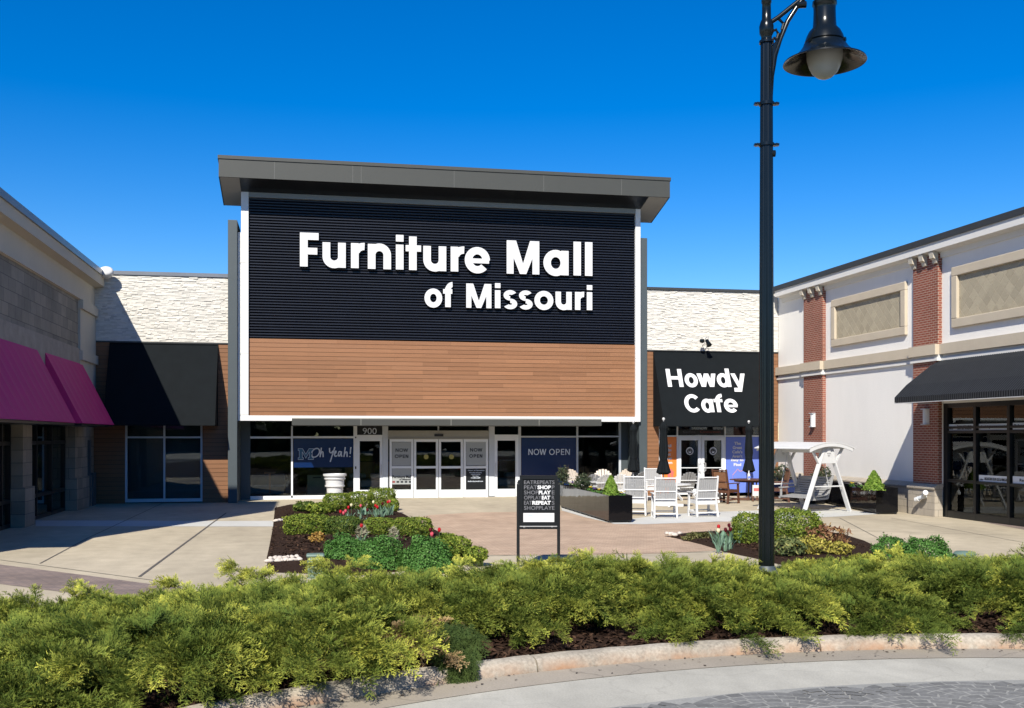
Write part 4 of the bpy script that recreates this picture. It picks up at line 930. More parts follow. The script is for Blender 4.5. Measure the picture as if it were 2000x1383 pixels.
for z0, z1 in ((.2, 1.02), (1.10, 2.42), (2.62, 3.15)):
    for a, b in zip(yy[1:], yy[:-1]): MB().box(X0+.01, X0+.022, a+.05, b-.05, z0, z1).build('pane', M_glassd, sf)
mb = MB(); mb.box(X0+4, X0+4.1, Y1R, sfy[1], 0, 3.3); mb.box(X0+.2, X0+4, sfy[1]+.1, sfy[1]+.2, 0, 3.3); mb.box(X0+.2, X0+4, Y1R, Y1R+.1, 0, 3.3); mb.box(X0+.12, X0+4, Y1R, sfy[1], 3.3, 3.4); mb.box(X0+.12, X0+4, Y1R, sfy[1], -.02, .012)
mb.build('shop_interior', M_inter, rb)
MB().box(XR+.41, XR+12, Y1R, YW-.02, 3.42, 7.8).build('rear_wall', M_fin, rb)
# black standing-seam awning with scalloped valance
yE = fx(1839, 700, XR)[0]; zt, zv = 4.55, 3.44; dp = 1.48
mb = MB(); vs = []; fs = []; n = int((yE-Y1R)/.085); 
def rib(i): return .012 if i % 2 else 0.0
for i in range(n*2+1):
    y = yE-i*.0425; o_ = 0
    for (x, z) in ((XR-.01, zt), (XR-.35, zt-.19), (XR-dp*.75, zv+.36), (XR-dp, zv), (XR-dp+.0, zv-.15-(.02 if i % 2 else 0))): vs.append((x-o_, y, z+o_*.6))
for i in range(n*2):
    for k in range(4): fs.append((i*5+k, i*5+k+1, (i+1)*5+k+1, (i+1)*5+k))
q = len(vs); vs.append((XR-.01, yE, zv)); fs.append((0, 1, 2, 3, q)); mb.add(vs, fs); aw = mb.build('awning', M_shutter, rb)
mb = MB(); y = yE
while y > Y1R:
    for p, q in (((XR-.01, zt), (XR-.35, zt-.19)), ((XR-.35, zt-.19), (XR-dp*.75, zv+.36)), ((XR-dp*.75, zv+.36), (XR-dp, zv)), ((XR-dp, zv), (XR-dp, zv-.15))): mb.bar((p[0], y, p[1]), (q[0], y, q[1]), .03, .02, (-1, 0, .6))
    y -= .092
mb.build('awning_rib', M_rib, aw)
mb = MB(); mb.bar((XR-dp-.012, yE, zv-.165), (XR-dp-.012, Y1R, zv-.165), .02, .02); mb.bar((XR-dp-.016, yE-.01, zv-.15), (XR-.02, yE-.01, zv-.15), .02, .02); mb.build('valance_trim', M_steel, aw)
# small window strips of print
def sposter(label, px0, y0, px1, y1, lines, mP=M_aluwhite):
    X = X0-.005; a, zt = fx(px0, y0, X); b = fx(px1, y0, X)[0]; zb = fx(px0, y1, X)[1]
    p = rooted('window_poster', label, 'poster'); MB().box(X, X+.01, b, a, zb, zt).build('panel', mP, p)
    H = zt-zb; W = a-b
    for t, u0, v0, u1, v1 in lines: textmesh('lettering', t, (X-.003, a-W*u0, zb+H*v0), (0, -1, 0), UPZ, W*(u1-u0), H*(v1-v0), M_ink, .004, .01, p)
    return p
sposter('grey strip with two lines of small print in the first shop pane', 1851, 829, 1906, 841, [('Finest extra virgin', .35, .55, .86, .85), ('olive oils available!', .35, .12, .86, .45), ('olive', .04, .15, .2, .35)])
sposter('grey strip reading cardiologist recommended in the second shop pane', 1912, 828, 1971, 840, [('Cardiologist recommended!', .07, .2, .95, .75)])
sposter('grey strip with one bold word beginning at the right edge of the photo', 1978, 826, 2050, 839, [('Balsamic vinegars', .04, .25, .9, .8)])
sposter('white strip with olive oil lettering low in the second shop pane', 1912, 927.5, 1971, 941, [('MOUNTAIN OLIVE OILS & VINEGARS', .2, .3, .97, .7), ('olive', .04, .25, .15, .5)])
sposter('white strip low in the shop door at the right edge', 1978, 930, 2050, 944, [('Reserved', .2, .3, .6, .7)])
# wall sconces
def sconce(label, px0, px1, y0, y1):
    y, zt = fx((px0+px1)/2, y0, XR-.13); zb = fx((px0+px1)/2, y1, XR-.13)[1]; t = rooted('wall_sconce', label, 'wall lamp', 'sconces on the brick columns')
    mb = MB(); mb.prism([(XR-.13-.13*math.sin(R_(k*18)), y+.11*math.cos(R_(k*18)), zb) for k in range(11)], (0, 0, zt-zb)); mb.build('lamp_shade', M_vinyl, t, smooth=True)
    mb = MB(); mb.box(XR-.275, XR-.131, y-.12, y+.12, zt, zt+.025); mb.box(XR-.275, XR-.131, y-.12, y+.12, zb-.02, zb); mb.build('end_plate', M_alu, t)
sconce('half round white sconce on the sunlit brick column near the cafe', 1586, 1593.5, 808, 833); sconce('half round white sconce on the brick column under the black awning', 1806, 1816, 800, 828)
# fire department connection: white capped pipe
t = rooted('standpipe', 'white twin capped pipe standing against the block base', 'pipe')
y, z = fx(1806, 970, XR-.3); mb = MB(); mb.tube([(XR-.25, y, z), (XR-.34, y, z)], .05, 10); mb.tube([(XR-.34, y-.02, z), (XR-.40, y+.16, z-.06)], .06, 10); mb.tube([(XR-.34, y+.02, z), (XR-.40, y-.12, z+.07)], .06, 10); mb.build('pipe', M_alu, t, smooth=True)
for e, u in ((1, -.07), (-1, .09)): mb = MB(); mb.tube([(XR-.40, y+e*.15, z+u), (XR-.43, y+e*.25, z+u*1.5)], .075, 12); mb.build('cap', M_vinyl, t, smooth=True)

# ================================================================== STREET LAMP
ZL = 10.8
def lz(y): return CH+(HOR-y)*ZL/FPX
lp = cw((1497-1000)*ZL/FPX, ZL, 0); lx, ly = lp.x, lp.y
lamp = rooted('street_lamp', 'tall black fluted street lamp with bell shade standing among the junipers', 'street lamp')
lzb = lz(1142); mb = MB()
mb.lathe([(.0, lzb-.2), (.15, lzb-.2), (.15, lzb+.07), (.125, lzb+.1), (.1, lzb+.16), (.082, lzb+.2)], 28, (lx, ly, 0)); mb.build('base', M_fin, lamp, smooth=True)
mb = MB(); mb.lathe([(.0775, lzb+.15), (.073, lz(850)), (.0675, lz(500)), (.062, lz(205)), (.058, lz(84))], 72, (lx, ly, 0), flute=.055, nf=12); mb.build('pole', M_lamp, lamp, smooth=True)
mb = MB(); mb.lathe([(.0, lz(84)), (.075, lz(85)), (.075, lz(80)), (.055, lz(77)), (.055, lz(72)), (.072, lz(66)), (.075, lz(52)), (.062, lz(43)), (.048, lz(38)), (.045, lz(8)), (.052, lz(6)), (.052, lz(-4)), (.045, lz(-6)), (.043, lz(-70)), (.06, lz(-80)), (.03, lz(-95)), (.0, lz(-110))], 28, (lx, ly, 0)); mb.build('post_top', M_lamp, lamp, smooth=True)
for y in (203, 283):
    mb = MB(); mb.lathe([(.06, lz(y)-.018), (.078, lz(y)-.016), (.078, lz(y)+.016), (.06, lz(y)+.018)], 24, (lx, ly, 0))
    for s in (-1, 1): p = Vector((lx, ly, lz(y)))+CR*s*.098; mb.bar(p-CR*.03, p+CR*.03, .05, .022); mb.tube([p-CF*.04, p+CF*.04], .012, 8)
    mb.build('clamp_band', M_lamp, lamp, smooth=True)
mb = MB(); p = Vector((lx, ly, lz(300)))+CR*.06; mb.tube([p-CR*.02, p+CR*.03], .035, 12); mb.build('socket_cap', M_lamp, lamp, smooth=True)
def LP(px, py): return Vector((lx, ly, 0))+CR*((px-1497)*ZL/FPX)+Vector((0, 0, lz(py)))
mb = MB()
mb.tube([LP(1506, 200), LP(1508, 150), LP(1514, 110), LP(1524, 75), LP(1538, 42), LP(1556, 14), LP(1578, -14), LP(1600, -28), LP(1611, -26)], [.016, .02, .024, .026, .026, .026, .028, .03, .03], 10)
mb.tube([LP(1502, 46), LP(1520, 34), LP(1540, 18), LP(1560, 2), LP(1575, -12)], .024, 10)
for pts in [[(1506, 62), (1516, 58), (1520, 66), (1517, 76)], [(1506, 82), (1512, 74), (1518, 80)], [(1520, 36), (1530, 46), (1527, 58)]]: mb.tube([LP(*q) for q in pts], .016, 8)
mb.prism([LP(x, y)-CF*.012 for x, y in [(1502, 190), (1507, 150), (1513, 112), (1521, 80), (1517, 78), (1503, 95)]], CF*.024)
mb.tube([LP(1560, 10)-CR*.03, LP(1574, 9)], .035, 12)
mb.build('scroll_arm', M_lamp, lamp, smooth=True)
hc = LP(1610.5, 0); hx, hy = hc.x, hc.y; LL = lambda r, y: (r*ZL/FPX, lz(y))
mb = MB()
mb.lathe([(.02, lz(-34)), (.03, lz(-12)), (.06, lz(-6)), LL(17, -2), LL(23, 3), LL(23.5, 10), LL(21.5, 13), LL(21, 20), LL(21.5, 38), LL(22.5, 54), LL(30, 62), LL(35, 72), LL(38, 82), LL(36, 84)], 48, (hx, hy, 0)); mb.build('lamp_housing', M_lamp, lamp, smooth=True)
mb = MB(); pr = [LL(34, 83), LL(40, 86), LL(41, 90), LL(47, 99), LL(57, 109), LL(70, 117), LL(78, 120), LL(79, 123), LL(76, 122.5), LL(56, 112), LL(45, 101), LL(38, 91), LL(32, 87)]
mb.lathe(pr, 56, (hx, hy, 0)); o = mb.build('lamp_shade', M_lamp, lamp, smooth=True)
for k in range(3):
    a = R_(200+k*110); q = MB(); q.tube([(hx+.2*math.cos(a), hy+.2*math.sin(a), lz(86)), (hx+.225*math.cos(a), hy+.225*math.sin(a), lz(86))], .022, 8); q.build('shade_clip', M_lamp, o)
mb = MB(); mb.lathe([LL(33, 90), LL(34.5, 104), LL(33.5, 118), LL(30, 130), LL(24, 142), LL(14, 151), LL(5, 154.5), LL(0, 155)], 36, (hx, hy, 0)); mb.build('globe', M_frost, lamp, smooth=True)

# ================================================================== PEDESTAL SIGN
a = gr(1012, 1108); b = gr(1091.5, 1104); b = a+Vector((CR.x, CR.y, 0))*((1091-1012)*dep(a)/FPX)
ps = thing('pedestal_sign', 'black two legged frame sign of repeating words in front of the brick paving', 'sign', a, -YAW)
s = dep(a)/FPX; Wd = 79*s; zz = lambda y: CH+(HOR-y)*s
for x in (0, Wd): mb = MB(); mb.box(x-.027, x+.027, -.03, .03, -.05, zz(945)); mb.bar((x, 0, zz(945)), (x+(.03 if x == 0 else -.03), 0, zz(938)), .045, .05); mb.build('leg', M_dark, ps, bevel=.004)
mb = MB(); x0, x1 = 3*s, 77*s
for r in [(x0, x1, zz(936), zz(928.5)), (x0, x1, zz(1026), zz(1020))]: mb.box(r[0], r[1], -.035, .035, r[2], r[3])
for r in [(x0, x0+6*s, zz(1020), zz(936)), (x1-6*s, x1, zz(1020), zz(936))]: mb.box(r[0], r[1], -.034, .034, r[2], r[3])
mb.box(x0+6*s, x1-6*s, -.005, .03, zz(1020), zz(936)); mb.build('poster_case', M_dark, ps)
mb = MB(); mb.box(0.02, Wd-.02, -.018, .018, zz(1028.7), zz(1025.5)); 
for x in (12*s, 66*s): mb.box(x-.014, x+.014, -.02, .02, zz(1031), zz(1025))
mb.build('rail', M_steel, ps); mb = MB(); mb.box(.02, Wd-.02, -.02, .02, zz(1033.5), zz(1029)); mb.build('cross_bar', M_dark, ps)
MB().box(x0+7*s, x1-6.5*s, -.014, -.006, zz(1019.5), zz(1002)).build('white_notice', M_vinyl, ps)
M_greyink = mat('grey_ink', (.13, .13, .14), .5, .02, 3); M_faint = mat('faint_ink', (.45, .6, .66), .5, .05, 3)
rows = [[('EATREPEATS', 0, 1, 0)], [('PEAT', 0, .43, 0), ('SHOP', .44, .88, 1), ('P', .91, 1, 0)], [('SHOP', 0, .47, 0), ('PLAY', .48, .88, 1), ('E', .91, 1, 0)], [('OPPLAY', 0, .57, 0), ('EAT', .58, .86, 1), ('R', .91, 1, 0)], [('EAT', 0, .26, 0), ('REPEAT', .27, .88, 1), ('S', .91, 1, 0)], [('SHOPPLAYE', 0, 1, 0)]]
tx0, tx1 = 11.5*s, 71*s
for i, row in enumerate(rows):
    yb_r = 945.6+10.05*i
    for t, u0, u1, k in row: textmesh('lettering', t, (tx0+(tx1-tx0)*u0, -.0075, zz(yb_r)), (1, 0, 0), UPZ, (tx1-tx0)*(u1-u0), 7.6*s, M_letter if k else M_greyink, .003, .045 if k else .01, ps)
mb = MB(); cxn, czn = 24*s, zz(1010.5)
for k in range(24):
    t0, t1 = R_(-40+260*k/24), R_(-40+260*(k+1)/24); mb.bar((cxn+5*s*math.cos(t0), -.0165, czn+5*s*math.sin(t0)), (cxn+5*s*math.cos(t1), -.0165, czn+5*s*math.sin(t1)), .004, .012)
for k in range(4): mb.box(46*s, (66-3*(k % 2))*s, -.0165, -.0145, zz(1007.2+2.6*k), zz(1006.4+2.6*k))
mb.build('faint_print', M_faint, ps)

# ================================================================== PATIO FURNITURE
def make_chair(label, mf, ms, sc=1.0):
    """high backed dining armchair; the sitter faces +Y"""
    t = thing('patio_chair', label, 'chair', (0, 0, 0), 0); W = .58
    mb = MB()
    for sx in (-1, 1): 
        x = sx*W/2
        leg = MB(); leg.bar((x*1.06, -.30, 0), (x, -.21, .43), .048, .075, (0, 1, 0)); leg.build('leg', mf, t, bevel=.006)
        leg = MB(); leg.bar((x*1.04, .27, 0), (x*1.02, .24, .64), .048, .075, (0, 1, 0)); leg.build('leg', mf, t, bevel=.006)
        arm = MB(); arm.bar((x*1.05, -.27, .66), (x*1.06, .29, .665), .085, .03); arm.build('arm', mf, t, bevel=.008)
        mb.bar((x, -.21, .42), (x*.98, -.345, 1.12), .045, .06, (0, 1, 0))
    mb.bar((-W/2, -.325, 1.075), (W/2, -.325, 1.075), .075, .032, (0, .2, 1)); mb.bar((-W/2, -.262, .715), (W/2, -.262, .715), .06, .032, (0, .2, 1)); mb.bar((-W/2, -.222, .50), (W/2, -.222, .50), .06, .03, (0, .2, 1))
    mb.build('back_frame', mf, t, bevel=.006)
    mb = MB(); n = 8
    for k in range(n): x = -W/2+.035+(W-.07)*(k+.5)/n; mb.bar((x, -.264, .735), (x, -.316, 1.045), (W-.07)/n-.006, .02, (0, 1, 0))
    for k in range(n): x = -W/2+.035+(W-.07)*(k+.5)/n; mb.bar((x, -.228, .52), (x, -.255, .69), (W-.07)/n-.006, .018, (0, 1, 0))
    mb.build('backrest', ms, t)
    mb = MB()
    for k in range(7): y = -.17+.065*k; mb.box(-W/2+.03, W/2-.03, y-.029, y+.029, .435, .46)
    mb.box(-W/2+.02, W/2-.02, .235, .262, .37, .43); mb.box(-W/2+.02, W/2-.02, -.235, -.20, .34, .43); mb.box(-W/2+.02, -W/2+.045, -.2, .235, .36, .432); mb.box(W/2-.045, W/2-.02, -.2, .235, .36, .432); mb.build('seat', mf, t)
    mb = MB(); mb.bar((-W/2, -.275, .125), (W/2, -.275, .125), .055, .03); mb.bar((-W/2, .255, .16), (W/2, .255, .16), .05, .03)
    for sx in (-1, 1): mb.bar((sx*W*.515, -.28, .12), (sx*W*.515, .26, .15), .03, .05)
    mb.build('stretcher', mf, t); t.scale = (sc,)*3; return t
def make_adirondack(label, mf, ms):
    t = thing('lounge_chair', label, 'lounge chair', (0, 0, 0), 0); mb = MB(); n = 7
    for k in range(n):
        u = (k-(n-1)/2)/((n-1)/2); x0 = u*.21; x1 = u*.32; h = .98-.20*u*u
        mb.bar((x0, -.12, .34), (x1*(h/.98)*.98, -.12-.36*h, .34+h*.66), .056, .02, (0, 1, .4), wx2=.084, wy2=.02)
    mb.build('backrest', ms, t, bevel=.005)
    mb = MB(); mb.bar((-.31, -.335, .70), (.31, -.335, .70), .05, .03); mb.bar((-.24, -.2, .45), (.24, -.2, .45), .05, .03); mb.build('back_rail', mf, t)
    mb = MB()
    for k in range(6): mb.bar((-.27, .36-.09*k, .37-.02*k), (.27, .36-.09*k, .37-.02*k), .08, .022, (0, .2, 1))
    mb.build('seat', ms, t)
    for sx in (-1, 1):
        q = MB(); q.bar((sx*.30, .36, 0), (sx*.30, .34, .58), .09, .03, (1, 0, 0)); q.build('leg', mf, t)
        q = MB(); q.bar((sx*.27, .38, .35), (sx*.27, -.48, .02), .03, .1, (0, 0, 1)); q.build('leg', mf, t)
        q = MB(); q.bar((sx*.335, .42, .595), (sx*.335, -.36, .60), .12, .025); q.build('arm', mf, t, bevel=.008)
    return t
def make_table(label, m, r, h, sides):
    t = thing('patio_table', label, 'table', (0, 0, 0), 0); mb = MB()
    mb.lathe([(0, h-.035), (r, h-.035), (r, h), (0, h)], sides); mb.build('tabletop', m, t, bevel=.008)
    mb = MB(); mb.lathe([(0, h-.1), (r*.8, h-.1), (r*.8, h-.036), (0, h-.036)], sides); mb.build('apron', m, t)
    for k in range(4):
        a = math.pi/4+k*math.pi/2; q = MB(); c, s_ = math.cos(a), math.sin(a)
        q.bar((c*.13, s_*.13, h-.09), (c*.16, s_*.16, .1), .09, .05, (c, s_, 0)); q.bar((c*.1, s_*.1, .06), (c*r*.62, s_*r*.62, .06), .07, .09); q.build('leg', m, t)
    return t
def make_umbrella(label, h):
    t = thing('folded_umbrella', label, 'umbrella', (0, 0, 0), 0)
    mb = MB(); mb.tube([(0, 0, 0), (0, 0, h-.1)], .022, 10); mb.build('pole', M_steel, t, smooth=True)
    mb = MB(); mb.lathe([(0, h-.1), (.045, h-.08), (.05, h-.04), (.03, h-.005), (0, h)], 14); mb.build('finial', M_steel, t, smooth=True)
    L = h-1.15; mb = MB(); mb.lathe([(.02, h-.12), (.10, h-.22), (.14, h-.36), (.12, h-.40), (.11, h-.55), (.135, h-.9), (.15, h-1.2), (.12, h-1.42), (.20, h-1.75), (.23, h-1.86), (.13, h-1.93), (.03, h-1.9)], 48, flute=.10, nf=8); mb.build('canopy', M_canvas, t, smooth=True)
    mb = MB(); mb.lathe([(.125, h-1.44), (.135, h-1.42), (.135, h-1.38), (.125, h-1.36)], 20); mb.build('strap', M_canvas, t)
    return t
G1 = 'white dining chairs around the near white table'
front_c = make_chair('white high backed dining chair, middle of the three with backs to the photographer', M_vinyl, M_resin, 1.06)
def face(p, q): d = Vector(q)-Vector(p); return math.atan2(-d.x, d.y)
c2 = gr(1297.5, 1011); tb1 = gr(1297, 990)
front_c.location = c2; front_c.rotation_euler = (0, 0, R_(-12)); front_c['group'] = G1
dup(front_c, gr(1240, 1006), R_(-20), 'white high backed dining chair beside the end of the long black planter', 1.06)
dup(front_c, gr(1372.5, 1008.5), R_(4), 'white high backed dining chair nearest the street lamp, turned slightly left', 1.06)
dup(front_c, gr(1278, 978), R_(170), 'white dining chair across the white table, facing the photographer', 1.06)
dup(front_c, gr(1389, 981), R_(60), 'white dining chair behind the rightmost white one, half hidden', 1.06)
wt = make_table('round white dining table amid the white chairs', M_vinyl, .68, .76, 28); wt.location = gr(1310, 990); wt.rotation_euler = (0, 0, .3)
G2 = 'fan backed lounge chairs by the storefront'
ad = make_adirondack('cream fan backed lounge chair by the navy poster, leftmost of the group', M_vinyl, M_creamr); ad['group'] = G2
ad.location = gr(1130, 973.5); ad.rotation_euler = (0, 0, R_(205)); ad.scale = (1.1,)*3
for p, rz, lb_ in [((1180, 974), 170, 'cream fan backed lounge chair in front of the glass right of the navy poster'), ((1208, 972), 120, 'cream fan backed lounge chair tucked near the slate fin of the tall storefront')]: dup(ad, gr(*p), R_(rz), lb_, 1.1)
ad2 = make_adirondack('white lounge chair with grey slats just behind the bright conifer', M_vinyl, M_resin); ad2['group'] = G2; ad2.location = gr(1150, 979); ad2.rotation_euler = (0, 0, R_(10))
for p, rz, lb_ in [((1242, 975), 20, 'grey slatted white lounge chair under the folded umbrella by the fin'), ((1338, 977), 0, 'grey slatted fan backed lounge chair below the cafe door handles')]: dup(ad2, gr(*p), R_(rz), lb_, 1.05)
ad3 = make_adirondack('white lounge chair seen from behind over the middle of the long planter', M_vinyl, M_vinyl); ad3['group'] = G2; ad3.location = gr(1168, 984); ad3.rotation_euler = (0, 0, R_(20)); ad3.scale = (1.05,)*3
dup(ad3, gr(1213, 984), R_(-15), 'white lounge chair between the bright conifer and the white dining chairs', 1.05)
wt2 = make_table('low white side table behind the planter', M_vinyl, .4, .5, 20); wt2.location = gr(1190, 981)
bch = make_chair('dark brown armchair nearest the white chairs, facing the brown table', M_brownr, M_brownl, 1.06); bch.location = gr(1418, 983); bch.rotation_euler = (0, 0, R_(-62)); bch['group'] = 'brown chairs at the octagonal table'
dup(bch, gr(1441, 966), R_(185), 'tan backed brown armchair behind the brown table by the blue poster', 1.06)
dup(bch, gr(1520, 980), R_(75), 'brown armchair right of the lamp pole by the swing', 1.06)
bt = make_table('dark brown octagonal dining table behind the lamp pole', M_brownr, .82, .78, 8); bt.location = gr(1470, 978); bt.rotation_euler = (0, 0, .39)
gb = rooted('glass_bottle', 'pale clear bottle standing on the brown table', 'bottle'); q = bt.location; mb = MB(); mb.lathe([(0, .785), (.05, .785), (.05, .95), (.02, 1.02), (.02, 1.1), (0, 1.1)], 12, (q.x-.28, q.y-.3, 0)); mb.build('body', M_vinyl, gb, smooth=True); MB().box(q.x-.335, q.x-.225, q.y-.356, q.y-.35, .83, .90).build('label_strip', M_blue, gb)
tg = rooted('price_tag', 'white price tag hanging by the brown table next to the lamp pole', 'tag'); pq = gr(1477, 990); MB().box(pq.x-.13, pq.x+.13, pq.y, pq.y+.01, .36, .72).build('card', M_vinyl, tg); MB().box(pq.x-.09, pq.x+.09, pq.y-.004, pq.y-.001, .52, .62).build('print', M_coral, tg)
us = [((1237, 974), 'folded black umbrella in front of the slate fin', 3.0), ((1296, 984), 'folded black umbrella before the orange poster', 2.98), ((1462.5, 975), 'folded black umbrella left of the lamp pole over the brown table', 2.97)]
for k, (p, lb_, h) in enumerate(us):
    q = gr(*p)
    if k == 0: u0 = make_umbrella(lb_, 2.92); u0.location = q; u0['group'] = 'folded umbrellas on the patio'; 
    else: dup(u0, q, .4*k, lb_, 1.02 if k == 1 else 1.0)
# porch swing
S0, S1 = gr(1615, 1001), gr(1527, 993)
d = (S1-S0).to_2d(); Ls = d.length; ang = math.atan2(d.y, d.x)-math.pi/2
sw = thing('porch_swing', 'white A frame porch swing with arched slatted roof and grey bench', 'swing', S0, ang)
Hs = 1.98; hw = .93
for k, y in enumerate((0, Ls)):
    for sx in (-1, 1): q = MB(); q.bar((sx*hw, y, 0), (sx*.13, y, Hs-.03), .055, .15, (0, 1, 0)); q.build('leg', M_vinyl, sw, bevel=.006)
    q = MB(); q.bar((-.52, y-.05, .80), (.52, y-.05, .80), .14, .035); q.build('brace', M_vinyl, sw, bevel=.006); q = MB(); q.prism([(-.36, y-.065, Hs-.48), (.36, y-.065, Hs-.48), (.2, y-.065, Hs-.02), (-.2, y-.065, Hs-.02)], (0, .03, 0)); q.build('gusset', M_vinyl, sw, bevel=.006)
    for sx in (-1, 1): q = MB(); q.bar((sx*.30, y+.0, Hs-.52), (sx*.66, y, Hs+.03), .05, .08, (0, 1, 0)); q.build('roof_strut', M_vinyl, sw)
    q = MB(); q.tube([(0, y-.09, Hs-.2), (0, y-.07, Hs-.2)], .045, 10); q.build('bolt', M_steel, sw)
mb = MB(); mb.box(-.06, .06, -.1, Ls+.1, Hs-.16, Hs); mb.build('top_beam', M_vinyl, sw)
AW = .86
def arch(u): return Hs+.17-.17*u*u
for sy in (-.2, Ls+.2):
    mb = MB(); pts = [(AW*u, sy, arch(u)-.075) for u in np.linspace(-1, 1, 13)]
    mb.add([(x, sy+o, z+dz_) for o in (-.02, .02) for x, _, z in pts for dz_ in (-.05, .05)], [f for i in range(12) for f in ((2*i, 2*i+2, 2*i+3, 2*i+1), (26+2*i, 26+2*i+1, 26+2*i+3, 26+2*i+2), (2*i+1, 2*i+3, 26+2*i+3, 26+2*i+1), (2*i, 26+2*i, 26+2*i+2, 2*i+2))]+[(0, 1, 27, 26), (24, 50, 51, 25)])
    mb.build('roof_arch', M_vinyl, sw)
mb = MB(); n = 14
for k in range(n):
    u = -1+2*k/(n-1); mb.bar((AW*1.04*u, -.22, arch(u)-.008), (AW*1.04*u, Ls+.22, arch(u)-.008), .135, .022, (u*.36, 0, 1))
mb.build('roof_slats', M_vinyl, sw)
bs = MB(); by0, by1 = .28, Ls-.28
for k in range(8): x = -.32+.082*k; bs.box(x-.034, x+.034, by0, by1, .42+.010*k-.012, .42+.010*k+.012)
for k in range(8): bs.bar((.30+.028*k, by0, .53+.072*k), (.30+.028*k, by1, .53+.072*k), .02, .058, (.3, 0, 1))
bs.build('bench', M_resin, sw)
for y in (by0, by1):
    q = MB(); q.bar((-.34, y, .70), (.36, y, .72), .1, .03); q.bar((-.28, y, .40), (-.28, y, .69), .06, .04); q.bar((.28, y, .40), (.52, y, 1.12), .05, .06, (0, 1, 0)); q.bar((-.36, y, .385), (.3, y, .41), .04, .06); q.build('bench_arm', M_resin, sw)
    for x0 in (-.28, .36): q = MB(); q.tube([(x0, y, .72), (x0*.15, y*.98, Hs-.16)], .011, 6); q.build('chain', M_steel, sw)

# ================================================================== PLANTERS
def planter(label, p, q, wd, h, side=1):
    """glossy box planter from near corner p to far corner q; width extends to the right of p->q"""
    p = Vector(p); q = Vector(q); L = (q-p).length; d = (q-p).normalized(); rz = math.atan2(d.y, d.x)
    t = thing('planter_box', label, 'planter', (p.x, p.y, 0), rz, 'glossy black planters')
    mb = MB(); z0 = .07; e = .03
    n = max(1, round(L/2.2)); 
    y1 = -wd*side
    mb.box(0, L, 0, y1*.03, z0, h); mb.box(0, L, y1, y1*.97, z0, h); mb.box(0, e, y1*.03, y1*.97, z0, h-.001); mb.box(L-e, L, y1*.03, y1*.97, z0, h-.001)
    mb.build('shell', M_gloss, t, bevel=.004)
    MB().box(e, L-e, y1*.04, y1*.96, z0+.02, h-.06).build('soil', M_soil, t)
    for k in range(int(L/.55)+1):
        x = min(.06+k*.55, L-.06); q_ = MB(); q_.box(x-.05, x+.05, y1*.06, y1*.16, 0, z0); q_.box(x-.05, x+.05, y1*.84, y1*.94, 0, z0); q_.build('foot', M_dark, t)
    mb = MB(); mb.box(.02, L-.02, y1*.02, y1*.98, z0-.03, z0-.001); mb.build('skid', M_dark, t)
    return t
P1, Q1 = gr(1189, 1021.5), gr(1094, 991.5)
planter('long glossy black planter running from the storefront toward the brick paving', P1, Q1, .66, .74, 1)
P2, Q2 = gr(1711, 1004.5), gr(1604, 982)
planter('glossy black planter right of the swing along the stucco wall', P2, Q2, .66, .80, 1)
P3, Q3 = gr(1575, 985), gr(1500, 970.5)
planter('glossy black planter half hidden behind the swing bench', P3, Q3, .66, .80, 1)
# tall white pot by the glazing
tp = gr(654, 983); t = rooted('plant_pot', 'tall white ribbed pot by the windows behind the clipped hedge', 'pot'); mb = MB(); s_ = 1.0
mb.lathe([(0, 0), (.235, 0), (.27, .30), (.285, .56), (.335, .58), (.34, .63), (.31, .64), (.325, .82), (.365, .84), (.37, .87), (.345, .88), (.355, .94), (.40, .95), (.405, 1.02), (.37, 1.025), (.34, .96), (0, .93)], 40, tp); mb.build('body', M_vinyl, t, smooth=True)
# things on the shop floor
def xy(px, Y): return fy(px, 900, Y)[0]
t = rooted('display_board', 'pale sage board leaning inside the window beside the white pot', 'board'); x = xy(619, YS+.9); w_ = .36
mb = MB(); mb.add([], []); mb.box(x-w_, x+w_, YS+.9, YS+.93, .05, .86); mb.build('panel', M_sage, t); mb = MB(); mb.box(x-.15, x+.15, YS+.893, YS+.899, .74, .78); mb.build('slot', M_ink, t); mb = MB(); mb.bar((x-w_-.12, YS+1.2, 0.02), (x-w_+.02, YS+.95, .6), .04, .03); mb.build('prop', M_oak, t)
t = rooted('wooden_stand', 'small pale wooden pedestal table inside the far left storefront window', 'table'); x = xy(527, YS+1); mb = MB(); mb.box(x-.04, x+.04, YS+.96, YS+1.04, .05, .92); mb.box(x-.18, x+.18, YS+.8, YS+1.2, .015, .05); mb.build('pedestal', M_oak, t); MB().box(x-.2, x+.2, YS+.85, YS+1.15, .92, .97).build('tabletop', M_oak, t)
t = rooted('sofa', 'grey sofa dimly seen through the far left storefront window', 'sofa'); x = xy(505, YS+2.2); mb = MB(); mb.box(x-.7, x+1.0, YS+1.9, YS+2.7, .1, .42); mb.build('seat', M_sofa, t, bevel=.05); mb = MB(); mb.box(x-.7, x+1.0, YS+2.71, YS+2.9, .1, .85); mb.build('backrest', M_sofa, t, bevel=.05); mb = MB(); mb.box(x-.9, x-.71, YS+1.9, YS+2.85, .1, .62); mb.box(x+1.01, x+1.2, YS+1.9, YS+2.85, .1, .62); mb.build('arm', M_sofa, t, bevel=.04)
